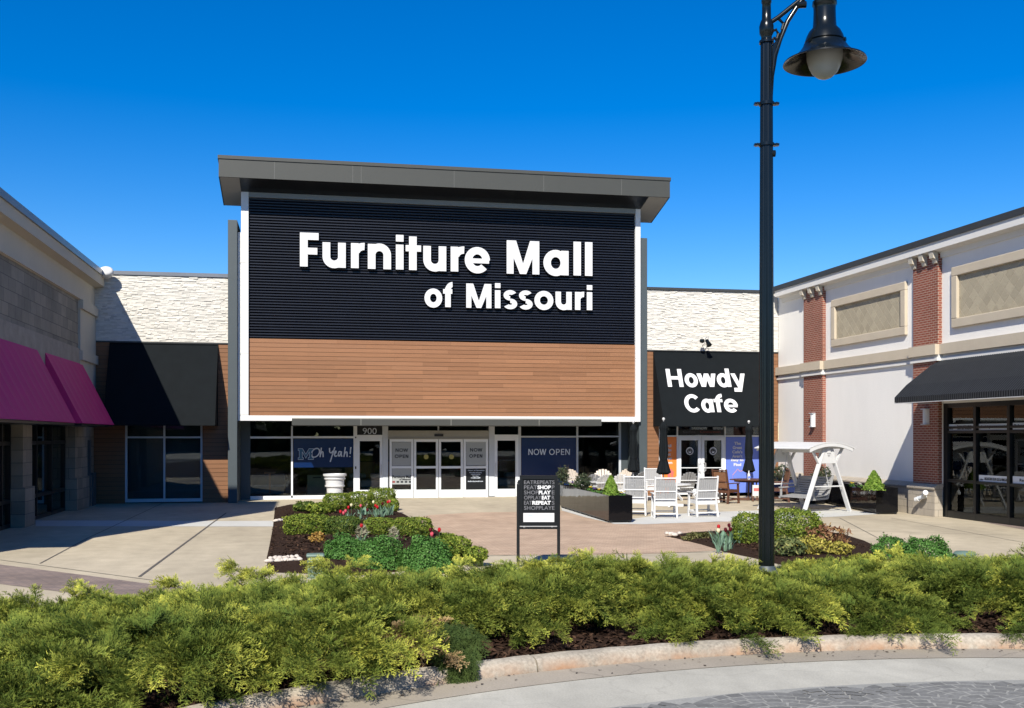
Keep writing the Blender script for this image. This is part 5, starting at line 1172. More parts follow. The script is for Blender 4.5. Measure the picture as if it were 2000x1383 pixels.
def bed_thing(label, x, y):
    t = rooted('display_bed', label, 'bed'); mb = MB(); mb.box(x-.9, x+.9, y+2.0, y+2.1, 0, 1.3); mb.build('headboard', M_oak, t); mb = MB(); mb.box(x-.9, x+.9, y, y+2.0, .1, .38); mb.build('bed_frame', M_oak, t); mb = MB(); mb.box(x-.86, x+.86, y+.03, y+1.98, .385, .66); mb.build('mattress', M_sofa, t, bevel=.06)
    for s in (-1, 1): mb = MB(); mb.box(x+s*.42-.33, x+s*.42+.33, y+1.5, y+1.9, .67, .86); mb.build('pillow', M_greyp, t, bevel=.07)
bed_thing('oak display bed seen through the door under the house number', xy(722, YS+1.2), YS+.55); bed_thing('oak display bed seen through the door right of the sliding entrance', xy(990, YS+1.2), YS+.65)
t = rooted('wicker_basket', 'round tan basket on the floor inside the door under the house number', 'basket'); x = xy(732, YS+.5); mb = MB(); mb.lathe([(0, .02), (.12, .02), (.17, .15), (.18, .30), (.15, .30), (.14, .2), (0, .18)], 20, (x, YS+.5, 0)); mb.build('body', M_oak, t, smooth=True)
t = rooted('armchair', 'pale armchair dimly seen in the left wing window', 'armchair'); x = xy(275, YW+1.8); y = YW+1.7; mb = MB(); mb.box(x-.35, x+.35, y, y+.7, .15, .42); mb.build('seat', M_sofa, t, bevel=.05); mb = MB(); mb.box(x-.35, x+.35, y+.71, y+.88, .15, .9); mb.build('backrest', M_sofa, t, bevel=.05); mb = MB(); mb.box(x-.5, x-.36, y, y+.8, .1, .6); mb.box(x+.36, x+.5, y, y+.8, .1, .6); mb.build('arm', M_sofa, t, bevel=.04)
t = rooted('coffee_table', 'small white topped table dimly seen in the left wing window', 'table'); x = xy(328, YW+1.4); y = YW+1.2; MB().box(x-.55, x+.55, y, y+.5, .5, .55).build('tabletop', M_greyp, t)
for sx in (-.5, .5): q = MB(); q.bar((x+sx, y+.1, 0), (x+sx, y+.1, .5), .05, .05); q.bar((x+sx, y+.4, 0), (x+sx, y+.4, .5), .05, .05); q.build('leg', M_greyp, t)
t = rooted('shelf_books', 'row of pale catalogues leaning inside the first dark shop pane', 'books'); y = fx(1885, 930, XR+.5)[0]; mb = MB()
for k in range(6): mb.bar((XR+.6, y-.07*k, .98), (XR+.6, y-.07*k+.06, 1.3), .3, .035, (1, 0, 0))
mb.build('book', M_greyp, t); MB().box(XR+.35, XR+.95, y-.9, y+.2, .94, .975).build('shelf', M_oak, t)
# low green lid and utility pedestal in the beds
t = rooted('utility_pedestal', 'grey green plastic utility pedestal at the mulch edge behind the junipers', 'utility box'); p = gr(616, 1121); p = p*(17.2/dep(p)); mb = MB(); zb = bankz(p.x, p.y); mb.box(p.x-.13, p.x+.13, p.y-.1, p.y+.1, zb-.1, .34); mb.build('body', M_util, t, bevel=.03); mb = MB(); mb.box(p.x-.15, p.x+.15, p.y-.12, p.y+.12, .342, .40); mb.build('lid', M_util, t, bevel=.03)
t = rooted('ground_light', 'round grey green ground fixture at the end of the right green cover', 'ground light'); p = gr(1884, 1096); mb = MB(); mb.lathe([(0, 0), (.16, 0), (.17, .10), (.0, .10)], 20, p); mb.build('body', M_util, t, smooth=True); mb = MB(); mb.lathe([(0, .102), (.2, .102), (.21, .14), (.16, .18), (0, .19)], 24, p); mb.build('lid', M_util, t, smooth=True)

# ================================================================== VEGETATION
def lerp(a, b, t): return np.asarray(a)[None, :]*(1-t[:, None])+np.asarray(b)[None, :]*t[:, None]
# ---- feathery juniper sprays
def frond_proto(seed):
    r = np.random.default_rng(seed); V = []; T = []
    def axis(t): return np.array([t, .03*math.sin(3*t+seed), .10*t-.30*t*t])
    def tri(a, b, w, ta, tb, up):
        d = b-a; s = np.cross(d, up); s = s/(np.linalg.norm(s)+1e-9)*w
        V.extend([a-s, a+s, b]); T.extend([ta, ta, tb])
    n = 9
    for i in range(n): tri(axis(i/n), axis((i+1.3)/n), .010, i/n*.6, i/n*.6, np.array([0, .3, 1]))
    for i in range(1, n+1):
        t = i/n; p = axis(t)
        for sd in (-1, 1):
            L = (.34*(1-t)**.6*min(1, t*3.5)+.12)*r.uniform(.7, 1.25); an = R_(r.uniform(28, 52)); el = r.uniform(-.45, .75)
            d = np.array([math.cos(an), sd*math.sin(an), el]); d /= np.linalg.norm(d)
            q = p+d*L; q[2] -= .12*L
            tri(p, q, .017, t*.45, .55+.45*t, np.array([r.uniform(-.5, .5), r.uniform(-.5, .5), 1]))
            m = max(2, int(L/.085))
            for k in range(1, m+1):
                u = k/(m+.4); pp = p+(q-p)*u; l2 = L*.42*(1.15-u*.7)+.03
                for s2 in (-1, 1):
                    a2 = R_(r.uniform(25, 45))*s2; c, s_ = math.cos(a2), math.sin(a2)
                    d2 = np.array([d[0]*c-d[1]*s_, d[0]*s_+d[1]*c, d[2]+r.uniform(-.35, .5)])
                    tri(pp, pp+d2*l2, .0155, t*.4+u*.25, .5+.3*t+.2*u, np.array([r.uniform(-.7, .7), r.uniform(-.7, .7), 1]))
    return np.array(V), np.array(T)
PROT = [frond_proto(s) for s in range(8)]
GREEN = (.020, .042, .010); MID = (.150, .225, .038); GOLD = (.84, .78, .13)
def scatter(P, az, pitch, roll, size, gold, pal=(GREEN, MID, GOLD)):
    """place sprays: returns V, F, C"""
    VV = []; CCs = []
    pi = rng.integers(0, len(PROT), len(P))
    for v, (pv, pt) in enumerate(PROT):
        k = np.where(pi == v)[0]
        if not len(k): continue
        ca, sa = np.cos(az[k]), np.sin(az[k]); cp, sp = np.cos(pitch[k]), np.sin(pitch[k]); cr, sr = np.cos(roll[k]), np.sin(roll[k])
        ex = np.stack([ca*cp, sa*cp, sp], 1); ey0 = np.stack([-sa, ca, 0*ca], 1); ez0 = np.cross(ex, ey0)
        ey = ey0*cr[:, None]+ez0*sr[:, None]; ez = -ey0*sr[:, None]+ez0*cr[:, None]
        S = size[k][:, None, None]
        W_ = P[k][:, None, :]+S*(pv[None, :, 0, None]*ex[:, None, :]+pv[None, :, 1, None]*ey[:, None, :]+pv[None, :, 2, None]*ez[:, None, :])
        g = gold[k][:, None]; t = pt[None, :]
        a = np.clip(.18+.95*t*(.45+g), 0, 1); b = np.clip((t-.36)*1.9*g*1.3, 0, 1)
        c0, c1, c2 = map(np.asarray, pal)
        c = c0*(1-a[..., None])+c1*a[..., None]; c = c*(1-b[..., None])+c2*b[..., None]
        c = c*rng.uniform(.75, 1.2, (len(k), 1, 1))
        VV.append(W_.reshape(-1, 3)); CCs.append(c.reshape(-1, 3))
    V = np.concatenate(VV); C = np.concatenate(CCs); return V, np.arange(len(V)).reshape(-1, 3), C
class Jun:
    def __init__(s): s.P = []; s.az = []; s.pi = []; s.ro = []; s.sz = []; s.go = []
    def shrub(s, x, y, R, h, nb=36, nf=9, gold=1.0, zf=None, sz=1.0, squash=1.0):
        zf = zf or bankz; gx = zf(x, y)
        for b in range(nb):                                            # arching boughs, sprays along the outer part, tips golden
            a = rng.uniform(0, 2*math.pi); r0 = R*rng.uniform(0, .62); lay = rng.uniform(0, 1)**.75
            L = rng.uniform(.34, .72)*(.75+.5*R)*(.8 if lay > .8 else 1); p0 = (x+r0*math.cos(a), y+r0*math.sin(a))
            up = h*(.15+.85*lay); el = rng.uniform(.25, .75)*(.5+.5*lay); da = rng.normal(0, .4)
            g = float(np.clip((.15+.95*lay**1.2)*rng.uniform(.35, 1.3)*gold, 0, 1.3))
            for k in range(nf):
                u = (k+rng.uniform(0, 1))/nf; q = .25+.75*u; az_ = a+da*q
                px = p0[0]+L*q*math.cos(az_); py = p0[1]+L*q*math.sin(az_); base = zf(px, py)
                zz_ = base+.03+up*(.52+1.0*el*q-.95*el*q*q*1.05)+rng.normal(0, .012)
                sd = 1 if k % 2 else -1
                s.P.append((px, py, max(base+.015, zz_))); s.az.append(az_+sd*rng.uniform(.15, .95)*(1.15-.6*u)); s.pi.append(el*.9*(1-1.7*u)+rng.normal(.05, .2)); s.ro.append(rng.normal(0, .45))
                s.sz.append(rng.uniform(.15, .27)*sz*(1.1-.2*u)); s.go.append(g*(.25+.9*u)*rng.uniform(.7, 1.25))
    def spray(s, p, az, pi, n, sp, sz, g):
        for k in range(n):
            s.P.append((p[0]+rng.normal(0, sp), p[1]+rng.normal(0, sp), p[2]+rng.normal(0, sp*.5))); s.az.append(az+rng.normal(0, .4)); s.pi.append(pi+rng.normal(0, .2)); s.ro.append(rng.normal(0, .5)); s.sz.append(sz*rng.uniform(.7, 1.2)); s.go.append(g)
    def build(s, name, pal=None):
        A = lambda q: np.array(q, dtype=float)
        V, F, C = scatter(A(s.P), A(s.az), A(s.pi), A(s.ro), A(s.sz), A(s.go), pal or (GREEN, MID, GOLD)); return link(name, rawmesh(name, V, F, C, M_juni))
def polar(r, phi): return ring(r, R_(phi), 0)
JL, JR = Jun(), Jun()
for row, (dr_, h, nb, nf) in enumerate([(1.12, .46, 44, 19), (2.15, .50, 42, 18), (3.3, .45, 38, 16), (4.6, .38, 34, 13), (6.0, .29, 28, 11)]):
    r = RK+dr_; step = math.degrees(1.12/r)
    ph = 48+row*1.9
    while ph < 166:
        rr = r+rng.normal(0, .16)
        if row == 0: rr += .06 if ph < 108 else (.02 if ph < 120 else -.14)
        if row == 0 and rng.random() < .12 and ph < 112: rr += .3
        p = polar(rr, ph+rng.normal(0, .6)); Z = dep(p); xc = p.dot(CR); px_ = 1000+FPX*xc/Z if Z > 1 else 9999
        ph += step
        if Z < 4 or px_ < -250 or px_ > 2250 or Z > 15.2: continue
        hh = h*rng.uniform(.66, 1.30)*(.72 if px_ < 420 and row > 0 else .94); nb2 = nb
        xk = cw((770-1000)*8.2/FPX, 8.2, 0); nb2 = nb
        if math.hypot(p.x-xk.x, p.y-xk.y) < .70: continue
        d_lamp = math.hypot(p.x-lx, p.y-ly)
        if d_lamp < .62: continue
        if 1470 < px_ < 1590 and Z < ZL+.5: hh *= .55
        if 1500 < px_ < 1580 and Z >= ZL: continue
        if row == 4 and (px_ < 330 or px_ > 1700): continue
        if row >= 3 and 560 < px_ < 960: hh *= .85
        (JL if px_ < 1497 else JR).shrub(p.x, p.y, rng.uniform(.78, 1.0), hh, nb2, nf, rng.uniform(.75, 1.15) if row else rng.uniform(.5, .85))
for ph in np.arange(50, 112, 4.6):                                         # low creeping edge towards the kerb
    if rng.random() < .28: continue
    p = polar(RK+rng.uniform(.34, .62), ph+rng.normal(0, 1)); (JL if 1000+FPX*p.dot(CR)/dep(p) < 1497 else JR).shrub(p.x, p.y, rng.uniform(.34, .55), rng.uniform(.13, .24), 15, 15, .7, sz=.85)
# the tall shoot at the left, tips along the back edge
for px_, y, Z in [(470, 1106, 12.6), (1052, 1102, 12.4), (1030, 1106, 12.3), (1085, 1100, 12.4), (520, 1120, 12.3), (1160, 1086, 12.8), (1110, 1092, 12.6), (1250, 1100, 12.4), (640, 1102, 12.4), (700, 1110, 12.5), (900, 1112, 12.2), (340, 1140, 11.2), (180, 1150, 10.6), (1390, 1102, 11.7), (1440, 1108, 11.5)]:
    p = cw((px_-1000)*Z/FPX, Z, CH-(y-HOR)*Z/FPX-.02)
    for q in range(9): JL.spray((p.x+rng.normal(0, .05+.03*q), p.y+rng.normal(0, .05+.02*q), max(p.z-.055*q, bankz(p.x, p.y)+.03)), rng.uniform(0, 6.28), .25, 9, .05, .22, max(.2, .95-.09*q))
for px_, y, Z in [(1610, 1100, 12.2), (1660, 1092, 12.4), (1730, 1084, 12.6), (1790, 1092, 12.4), (1850, 1096, 12.3), (1960, 1092, 12.2), (1570, 1100, 12.3)]:
    p = cw((px_-1000)*Z/FPX, Z, CH-(y-HOR)*Z/FPX-.02)
    for q in range(7): JR.spray((p.x+rng.normal(0, .05+.03*q), p.y+rng.normal(0, .05+.02*q), max(p.z-.055*q, bankz(p.x, p.y)+.03)), rng.uniform(0, 6.28), .25, 9, .05, .22, max(.2, 1.0-.09*q))
jl = JL.build('juniper_cover'); struct(jl, 'stuff'); tag(jl, 'golden tipped juniper ground cover spreading left of the lamp pole', 'juniper')
jr = JR.build('juniper_cover'); struct(jr, 'stuff'); tag(jr, 'golden tipped juniper ground cover spreading right of the lamp pole', 'juniper')
J = Jun(); p = cw((765-1000)*8.05/FPX, 8.05, 0); J.shrub(p.x, p.y, .22, .36, 20, 13, 1.1, sz=.75); o = J.build('dead_juniper', ((.14, .08, .035), (.46, .31, .15), (.72, .55, .30))); tag(o, 'dried straw coloured juniper patch low behind the kerb', 'dead juniper')
J = Jun(); c = cw((885-1000)*7.98/FPX, 7.98, .73)
for k in range(190):
    t = rng.uniform(0, 1); q = c+CR*(rng.normal(-.03, .07)+.07*t)+CF*(.12-.44*t)+Vector((0, 0, .17-.27*t*t)); J.spray(q, math.atan2(-CF.y, -CF.x)+rng.normal(0, .4), -.85-.45*t, 1, .02, .2, .35)
o = J.build('juniper_branch', (GREEN, (.085, .125, .035), (.16, .20, .05))); tag(o, 'single green juniper branch drooping over the kerb into the gutter', 'juniper branch')

# ---- leaf clouds for clipped hedges, mounds and planter shrubs
def leaves(P, N, size, C, asp=1.7, jit=.8):
    n = len(P); N = N+rng.normal(0, jit, (n, 3)); N /= np.linalg.norm(N, axis=1)[:, None]+1e-9
    t = rng.normal(0, 1, (n, 3)); U = np.cross(N, t); U /= np.linalg.norm(U, axis=1)[:, None]+1e-9; W_ = np.cross(N, U)
    s = size*rng.uniform(.65, 1.3, n)[:, None]
    V = np.stack([P-U*s*asp/2, P+W_*s/2+N*s*.12, P+U*s*asp/2, P-W_*s/2+N*s*.12], 1).reshape(-1, 3)
    return V, np.arange(4*n).reshape(-1, 4), np.repeat(C, 4, 0)
def foliage(name, parent, c, rx, ry, h, size, pal, n, z0=.05, e=2.6, rz=0, bump=.06, asp=1.7, jit=.7, seed=0, dome=False):
    """leaves filling the outer shell of a rounded block (or a dome)"""
    k = n; u = rng.uniform(0, 2*math.pi, k); v = np.arccos(rng.uniform(-1 if not dome else 0, 1, k)) 
    D = np.stack([np.sin(v)*np.cos(u), np.sin(v)*np.sin(u), np.cos(v)], 1)
    rad = (np.abs(D)**e).sum(1)**(-1/e); S = D*rad[:, None]
    ph = rng.uniform(0, 6, 6); lump = 1+bump*(np.sin(D[:, 0]*7+ph[0])*np.sin(D[:, 1]*6+ph[1])+.8*np.sin(D[:, 2]*8+ph[2]+D[:, 0]*5)+.6*np.sin(11*D[:, 1]+ph[3]+9*D[:, 0]))
    shell = 1-np.abs(rng.normal(0, .075, k))+(rng.uniform(0, 1, k) < .09)*rng.uniform(0, .16, k); S = S*(lump*shell)[:, None]
    if dome: P = S*np.array([rx, ry, h]); P[:, 2] += z0
    else: P = S*np.array([rx, ry, h/2]); P[:, 2] += h/2+z0
    cs, sn = math.cos(rz), math.sin(rz); Rm = np.array([[cs, -sn, 0], [sn, cs, 0], [0, 0, 1]])
    N = D/np.array([rx, ry, h/2]); N /= np.linalg.norm(N, axis=1)[:, None]
    P = P@Rm.T+np.array([c[0], c[1], c[2] if len(c) > 2 else 0]); N = N@Rm.T
    t = np.clip(rng.beta(1.6, 1.8, k)+.25*(lump-1)/max(bump, .01)*.5, 0, 1); 
    C = lerp(pal[0], pal[1], np.clip(t*2, 0, 1)); hi = np.clip(t*2-1, 0, 1); C = C*(1-hi[:, None])+np.asarray(pal[2])[None, :]*hi[:, None]
    V, F, CC_ = leaves(P, N, size, C, asp, jit); return link(name, rawmesh(name, V, F, CC_, M_leaf), parent)
BOX = ((.045, .085, .012), (.15, .21, .028), (.33, .36, .06))
BOXD = ((.035, .07, .014), (.085, .135, .025), (.20, .24, .05))
NEP = ((.032, .095, .017), (.075, .185, .036), (.16, .30, .08))
CON = ((.07, .15, .02), (.17, .28, .04), (.30, .40, .08))
DKS = ((.03, .05, .025), (.06, .085, .045), (.13, .13, .08))
SPI = ((.10, .045, .025), (.24, .11, .06), (.42, .28, .12))
YEL = ((.14, .15, .03), (.36, .32, .06), (.62, .52, .13))
def shrub(name, label, cat, x0, x1, yt, yb, pal, size=.045, dens=1.0, e=2.6, dome=False, depth=.8, group=None, bump=.06, asp=1.7, stems=True, jit=.7, rz=None):
    """shrub whose foot is at the bottom of the pixel box, standing on the plaza"""
    g0 = gr((x0+x1)/2, yb); Z = dep(g0); rx = (x1-x0)/2*Z/FPX; ry = rx*depth
    c = g0+CF*ry*.8; Zc = dep(c); h = max(.12, CH-(yt-HOR)*(Zc-ry*.3)/FPX)
    rx = (x1-x0)/2*Zc/FPX; t = rooted(name, label, cat, group)
    n = int(dens*(4*(rx*h+ry*h)+3.2*rx*ry)/(size*size*asp*.5)*1.5)
    foliage('foliage', t, (c.x, c.y, 0), rx, ry, h-(.03 if dome else .07), size, pal, n, .03 if dome else .07, e, -YAW if rz is None else rz, bump, asp, jit, dome=dome)
    if stems:
        mb = MB()
        for k in range(9): a = rng.uniform(0, 6.28); q = rng.uniform(.2, .75); mb.tube([(c.x+.12*math.cos(a), c.y+.12*math.sin(a), 0), (c.x+rx*q*math.cos(a), c.y+ry*q*math.sin(a), h*.6)], [.012, .006], 5)
        mb.build('stem', M_bark, t)
    return t
GB = 'clipped boxwood shrubs in the left bed'
for a in [('clipped boxwood block left of the back row, in front of the white pot', 629, 682, 964, 1001), ('clipped boxwood block in the middle of the back row behind the tulips', 674, 728, 961, 1000), ('tallest clipped boxwood block at the right of the back row', 717, 770, 954.5, 999)]: shrub('boxwood_shrub', a[0], 'shrub', *a[1:], BOX, .026, 1, 3.6, group=GB, depth=.8, bump=.05)
shrub('boxwood_shrub', 'small boxwood tuft at the right end of the back row', 'shrub', 757, 778, 975, 1004, BOX, .04, 1, 2.4, group=GB)
shrub('boxwood_shrub', 'low sprawling green shrub at the far left corner of the bed', 'shrub', 571, 616, 980, 1006, BOXD, .045, 1, 2.2, group=GB, bump=.12); shrub('boxwood_shrub', 'low rounded green shrub in front of the back row on its left', 'shrub', 597, 650, 983, 1010, BOX, .045, 1, 2.2, group=GB, bump=.12)
for a in [('broad yellowish boxwood block at the left of the middle row', 553, 641, 1006, 1052), ('darker boxwood block second in the middle row', 634, 700, 1010, 1053), ('square boxwood block third in the middle row', 710, 768, 1012, 1053), ('wide boxwood block at the right of the middle row by the brick paving', 766, 840, 1012, 1056)]: shrub('boxwood_shrub', a[0], 'shrub', *a[1:], BOX if 'darker' not in a[0] else BOXD, .026, 1, 4.2, group=GB, depth=.75, bump=.05)
shrub('barberry_shrub', 'tiny orange yellow shrub on the dark mulch', 'shrub', 603, 632, 1042, 1068, ((.2, .1, .03), (.42, .25, .06), (.6, .42, .12)), .035, .7, 2, bump=.15)
GM = 'dense green catmint mounds'
for a in [('dense blue green mound at the left of the three', 627, 712, 1049, 1100), ('dense blue green mound in the middle of the three', 688, 784, 1052, 1116), ('dense blue green mound at the right of the three', 783, 884, 1052, 1122)]: shrub('catmint_mound', a[0], 'ground cover plant', *a[1:], NEP, .028, 1.1, 2.3, True, .9, GM, .10, 1.35, False, .55)
for a in [('small round boxwood ball nearest the red tulips', 850, 892, 1042, 1080), ('round boxwood ball between two others at the bed edge', 866, 919, 1049, 1096), ('low round boxwood at the right tip of the left bed', 905, 952, 1069, 1108)]: shrub('boxwood_shrub', a[0], 'shrub', *a[1:], BOX, .026, 1, 2.3, group=GB, depth=.9, bump=.08)
GR_ = 'shrubs in the right bed'
shrub('boxwood_shrub', 'shaded boxwood block just left of the lamp pole', 'shrub', 1436, 1500, 1004, 1071, BOX, .026, 1, 3.4, group=GR_, depth=.8, bump=.05)
shrub('boxwood_shrub', 'big clipped boxwood block right of the lamp pole before the swing', 'shrub', 1506, 1606, 996, 1070, BOX, .026, 1, 3.4, group=GR_, depth=.7, bump=.06)
shrub('boxwood_shrub', 'small boxwood tuft at the right flank of the big block', 'shrub', 1588, 1612, 1018, 1060, BOXD, .026, 1, 2.3, group=GR_)
shrub('spirea_shrub', 'russet leaved spirea with yellow tips in the right bed', 'shrub', 1585, 1660, 1028, 1074, SPI, .036, .55, 2, group=GR_, bump=.2, asp=3.0)
shrub('spirea_shrub', 'yellow leaved low shrub in front of the russet one', 'shrub', 1560, 1622, 1050, 1092, YEL, .034, .6, 2, group=GR_, bump=.2, asp=2.2)
shrub('spirea_shrub', 'loose grey green shrub near the foot of the lamp pole', 'shrub', 1518, 1578, 1050, 1096, ((.05, .08, .03), (.13, .16, .06), (.30, .30, .10)), .034, .6, 2, group=GR_, bump=.2, asp=2.4)
shrub('spirea_shrub', 'small yellow green shrub at the mulch right of the yellow one', 'shrub', 1622, 1668, 1060, 1092, YEL, .032, .6, 2, group=GR_, bump=.18)
for a in [('green leafy mound at the left of the right hand pair', 1714, 1790, 1050, 1096), ('green leafy mound beside the round ground fixture', 1775, 1868, 1053, 1098)]: shrub('catmint_mound', a[0], 'ground cover plant', *a[1:], NEP, .028, 1.1, 2.3, True, .8, GM, .12, 1.4, False, .6)
shrub('creeping_cover', 'thin mossy ground cover at the left tip of the right bed', 'ground cover plant', 1335, 1400, 1040, 1058, ((.05, .06, .02), (.12, .13, .04), (.24, .2, .09)), .03, .6, 2, True, .5, None, .1, 1.5, False)
for a in [('pale dry grass tuft between the second and third boxwood blocks', 696, 716, 1026, 1062), ('pale dry grass tuft between the third and fourth boxwood blocks', 760, 776, 1030, 1070)]: shrub('dry_tuft', a[0], 'dry grass', *a[1:], ((.14, .13, .08), (.3, .28, .19), (.5, .47, .34)), .02, .8, 2, group='dry tufts', asp=6, bump=.2, stems=False)
# planter plants
def conifer(label, px, yt, yb, wpx, pal, zsoil, yb_ground):
    p = gr(px, yb_ground); 
    Z = dep(p); 
    # foot stands in the planter soil: slide along the view ray to soil height
    d = ray(px, yb); q = CP+d*((zsoil-CH)/d.z); Z = dep(q); h = (yb-yt)*Z/FPX; R = wpx/2*Z/FPX; t = rooted('dwarf_conifer', label, 'conifer')
    n = int(2600); f = rng.uniform(0, 1, n)**.75; a = rng.uniform(0, 6.28, n); rr = R*(1-f)**.8*(1-np.abs(rng.normal(0, .13, n)))*(1+.12*np.sin(a*5+f*17))+.015
    P = np.stack([q.x+rr*np.cos(a), q.y+rr*np.sin(a), q.z+f*h], 1); N = np.stack([np.cos(a), np.sin(a), .6+0*a], 1)
    tt = rng.beta(1.7, 1.7, n); C = lerp(pal[0], pal[1], np.clip(tt*2, 0, 1)); hi = np.clip(tt*2-1, 0, 1)[:, None]; C = C*(1-hi)+np.asarray(pal[2])*hi
    V, F, CC_ = leaves(P, N, .04, C, 1.9, .6); link('foliage', rawmesh('foliage', V, F, CC_, M_leaf), t)
    mb = MB(); mb.tube([(q.x, q.y, q.z-.05), (q.x, q.y, q.z+h*.7)], [.02, .008], 6); mb.build('trunk', M_bark, t); return t
conifer('bright green cone shaped conifer at the near end of the long planter', 1193, 930, 969, 34, CON, .68, 1000)
conifer('bright green conifer in the planter by the stucco wall', 1707, 920, 957, 40, CON, .74, 1000)
def bush(label, px, yt, yb, wpx, zs, pal=DKS, name='planter_shrub', n=900):
    d = ray(px, yb); q = CP+d*((zs-CH)/d.z); Z = dep(q); t = rooted(name, label, 'shrub'); h = (yb-yt)*Z/FPX; R = wpx/2*Z/FPX
    foliage('foliage', t, (q.x, q.y, q.z), R, R*.8, h, .032, pal, n, 0, 2, 0, .25, 2.6, .9)
    mb = MB()
    for k in range(14): a = rng.uniform(0, 6.28); mb.tube([(q.x, q.y, q.z-.03), (q.x+R*.5*math.cos(a), q.y+R*.5*math.sin(a), q.z+h*.6), (q.x+R*1.05*math.cos(a), q.y+R*1.05*math.sin(a), q.z+h*rng.uniform(.7, 1.25))], [.008, .005, .002], 4)
    mb.build('stem', M_bark, t); return t
bush('dark upright shrub at the far end of the long planter', 1100, 914, 946, 22, .68); bush('olive twiggy shrub in the middle of the long planter', 1138, 928, 957, 30, .68)
bush('dark twiggy shrub in the planter behind the swing, left', 1524, 910, 938, 34, .74); bush('dark twiggy shrub in the planter behind the swing, right of the bench', 1606, 915, 942, 34, .74)
def pansy(label, px, py, zs, cols):
    d = ray(px, py); q = CP+d*((zs-CH)/d.z); t = rooted('pansy_plant', label, 'flower', 'pansies in the planters')
    foliage('foliage', t, (q.x, q.y, q.z), .09, .09, .09, .03, NEP, 70, 0, 2, 0, .1)
    mb = MB()
    for k in range(5):
        a = rng.uniform(0, 6.28); r = rng.uniform(.01, .08); mb.lathe([(0, 0), (.032, .012), (.03, .02), (0, .014)], 7, (q.x+r*math.cos(a), q.y+r*math.sin(a)-.02, q.z+.09+rng.uniform(0, .04)), cols)
    mb.build('blossom', M_leaf, t, attr=True)
for k, (px_, py_, zs, c) in enumerate([(1117, 949, .68, 0), (1126, 952, .68, 2), (1152, 959, .68, 1), (1160, 963, .68, 0), (1170, 964, .68, 1), (1216, 970, .68, 1), (1664, 950, .74, 1), (1680, 952, .74, 2)]):
    pansy(['purple', 'yellow', 'white'][c]+' pansy '+['near the far end of the long planter', 'beside the far shrub of the long planter', 'right of the olive shrub in the planter', 'left of the bright conifer in the planter', 'at the foot of the bright conifer', 'on the near corner of the long planter', 'far along the right hand planter', 'left of the conifer in the right hand planter'][k], px_, py_, zs, [(.12, .04, .35), (.75, .55, .06), (.8, .78, .7)][c])
# ---- tulips
def tulip_proto(col, label):
    t = thing('tulip', label, 'tulip', (0, 0, 0), 0); mb = MB(); mb.tube([(0, 0, 0), (.01, 0, .2), (0, .005, .37)], .005, 5, (.10, .19, .08)); mb.build('stem', M_leaf, t, attr=True)
    mb = MB()
    for k in range(3):
        a = 2.1*k+.4; c, s = math.cos(a), math.sin(a); L = .26+.05*(k % 2); vs = []
        for i in range(6):
            u = i/5; w_ = .028*math.sin(math.pi*min(1, .18+u*.82)); r = .03+.11*u**1.6; z = L*u-.05*u**3
            vs += [(c*r-s*w_, s*r+c*w_, z+.01), (c*r, s*r, z-.004), (c*r+s*w_, s*r-c*w_, z+.01)]
        mb.add(vs, [f for i in range(5) for f in ((3*i, 3*i+1, 3*i+4, 3*i+3), (3*i+1, 3*i+2, 3*i+5, 3*i+4))], (.17, .27, .19))
    mb.build('leaf', M_leaf, t, attr=True, smooth=True)
    mb = MB(); 
    for k in range(6):
        a = k*math.pi/3; ro = .001*(k % 2); vs = []
        for i, (r, z) in enumerate([(.006, .365), (.026, .385), (.033, .41), (.030, .435), (.014, .458)]):
            wd = [.3, .55, .55, .42, .08][i]; 
            for s in (-1, 0, 1): q = a+s*wd; vs.append(((r+ro)*math.cos(q), (r+ro)*math.sin(q), z))
        mb.add(vs, [f for i in range(4) for f in ((3*i, 3*i+1, 3*i+4, 3*i+3), (3*i+1, 3*i+2, 3*i+5, 3*i+4))], col)
    mb.build('blossom', M_leaf, t, attr=True, smooth=True); return t
TC = {'red': (.55, .02, .03), 'pink': (.70, .12, .16), 'cream': (.80, .75, .50), 'maroon': (.10, .008, .015)}
TP = {}; GT = 'tulips in the beds'
def tulip(kind, px, py, sc, label):
    """blossom seen at pixel px,py"""
    zt = .42*sc; d = ray(px, py); q = CP+d*((zt-CH)/d.z); loc = (q.x, q.y, .03)
    if kind not in TP: t = TP[kind] = tulip_proto(TC[kind], label); t.location = loc; t.scale = (sc,)*3; t['group'] = GT; t.rotation_euler = (0, 0, rng.uniform(0, 6))
    else: dup(TP[kind], loc, rng.uniform(0, 6), label, sc)
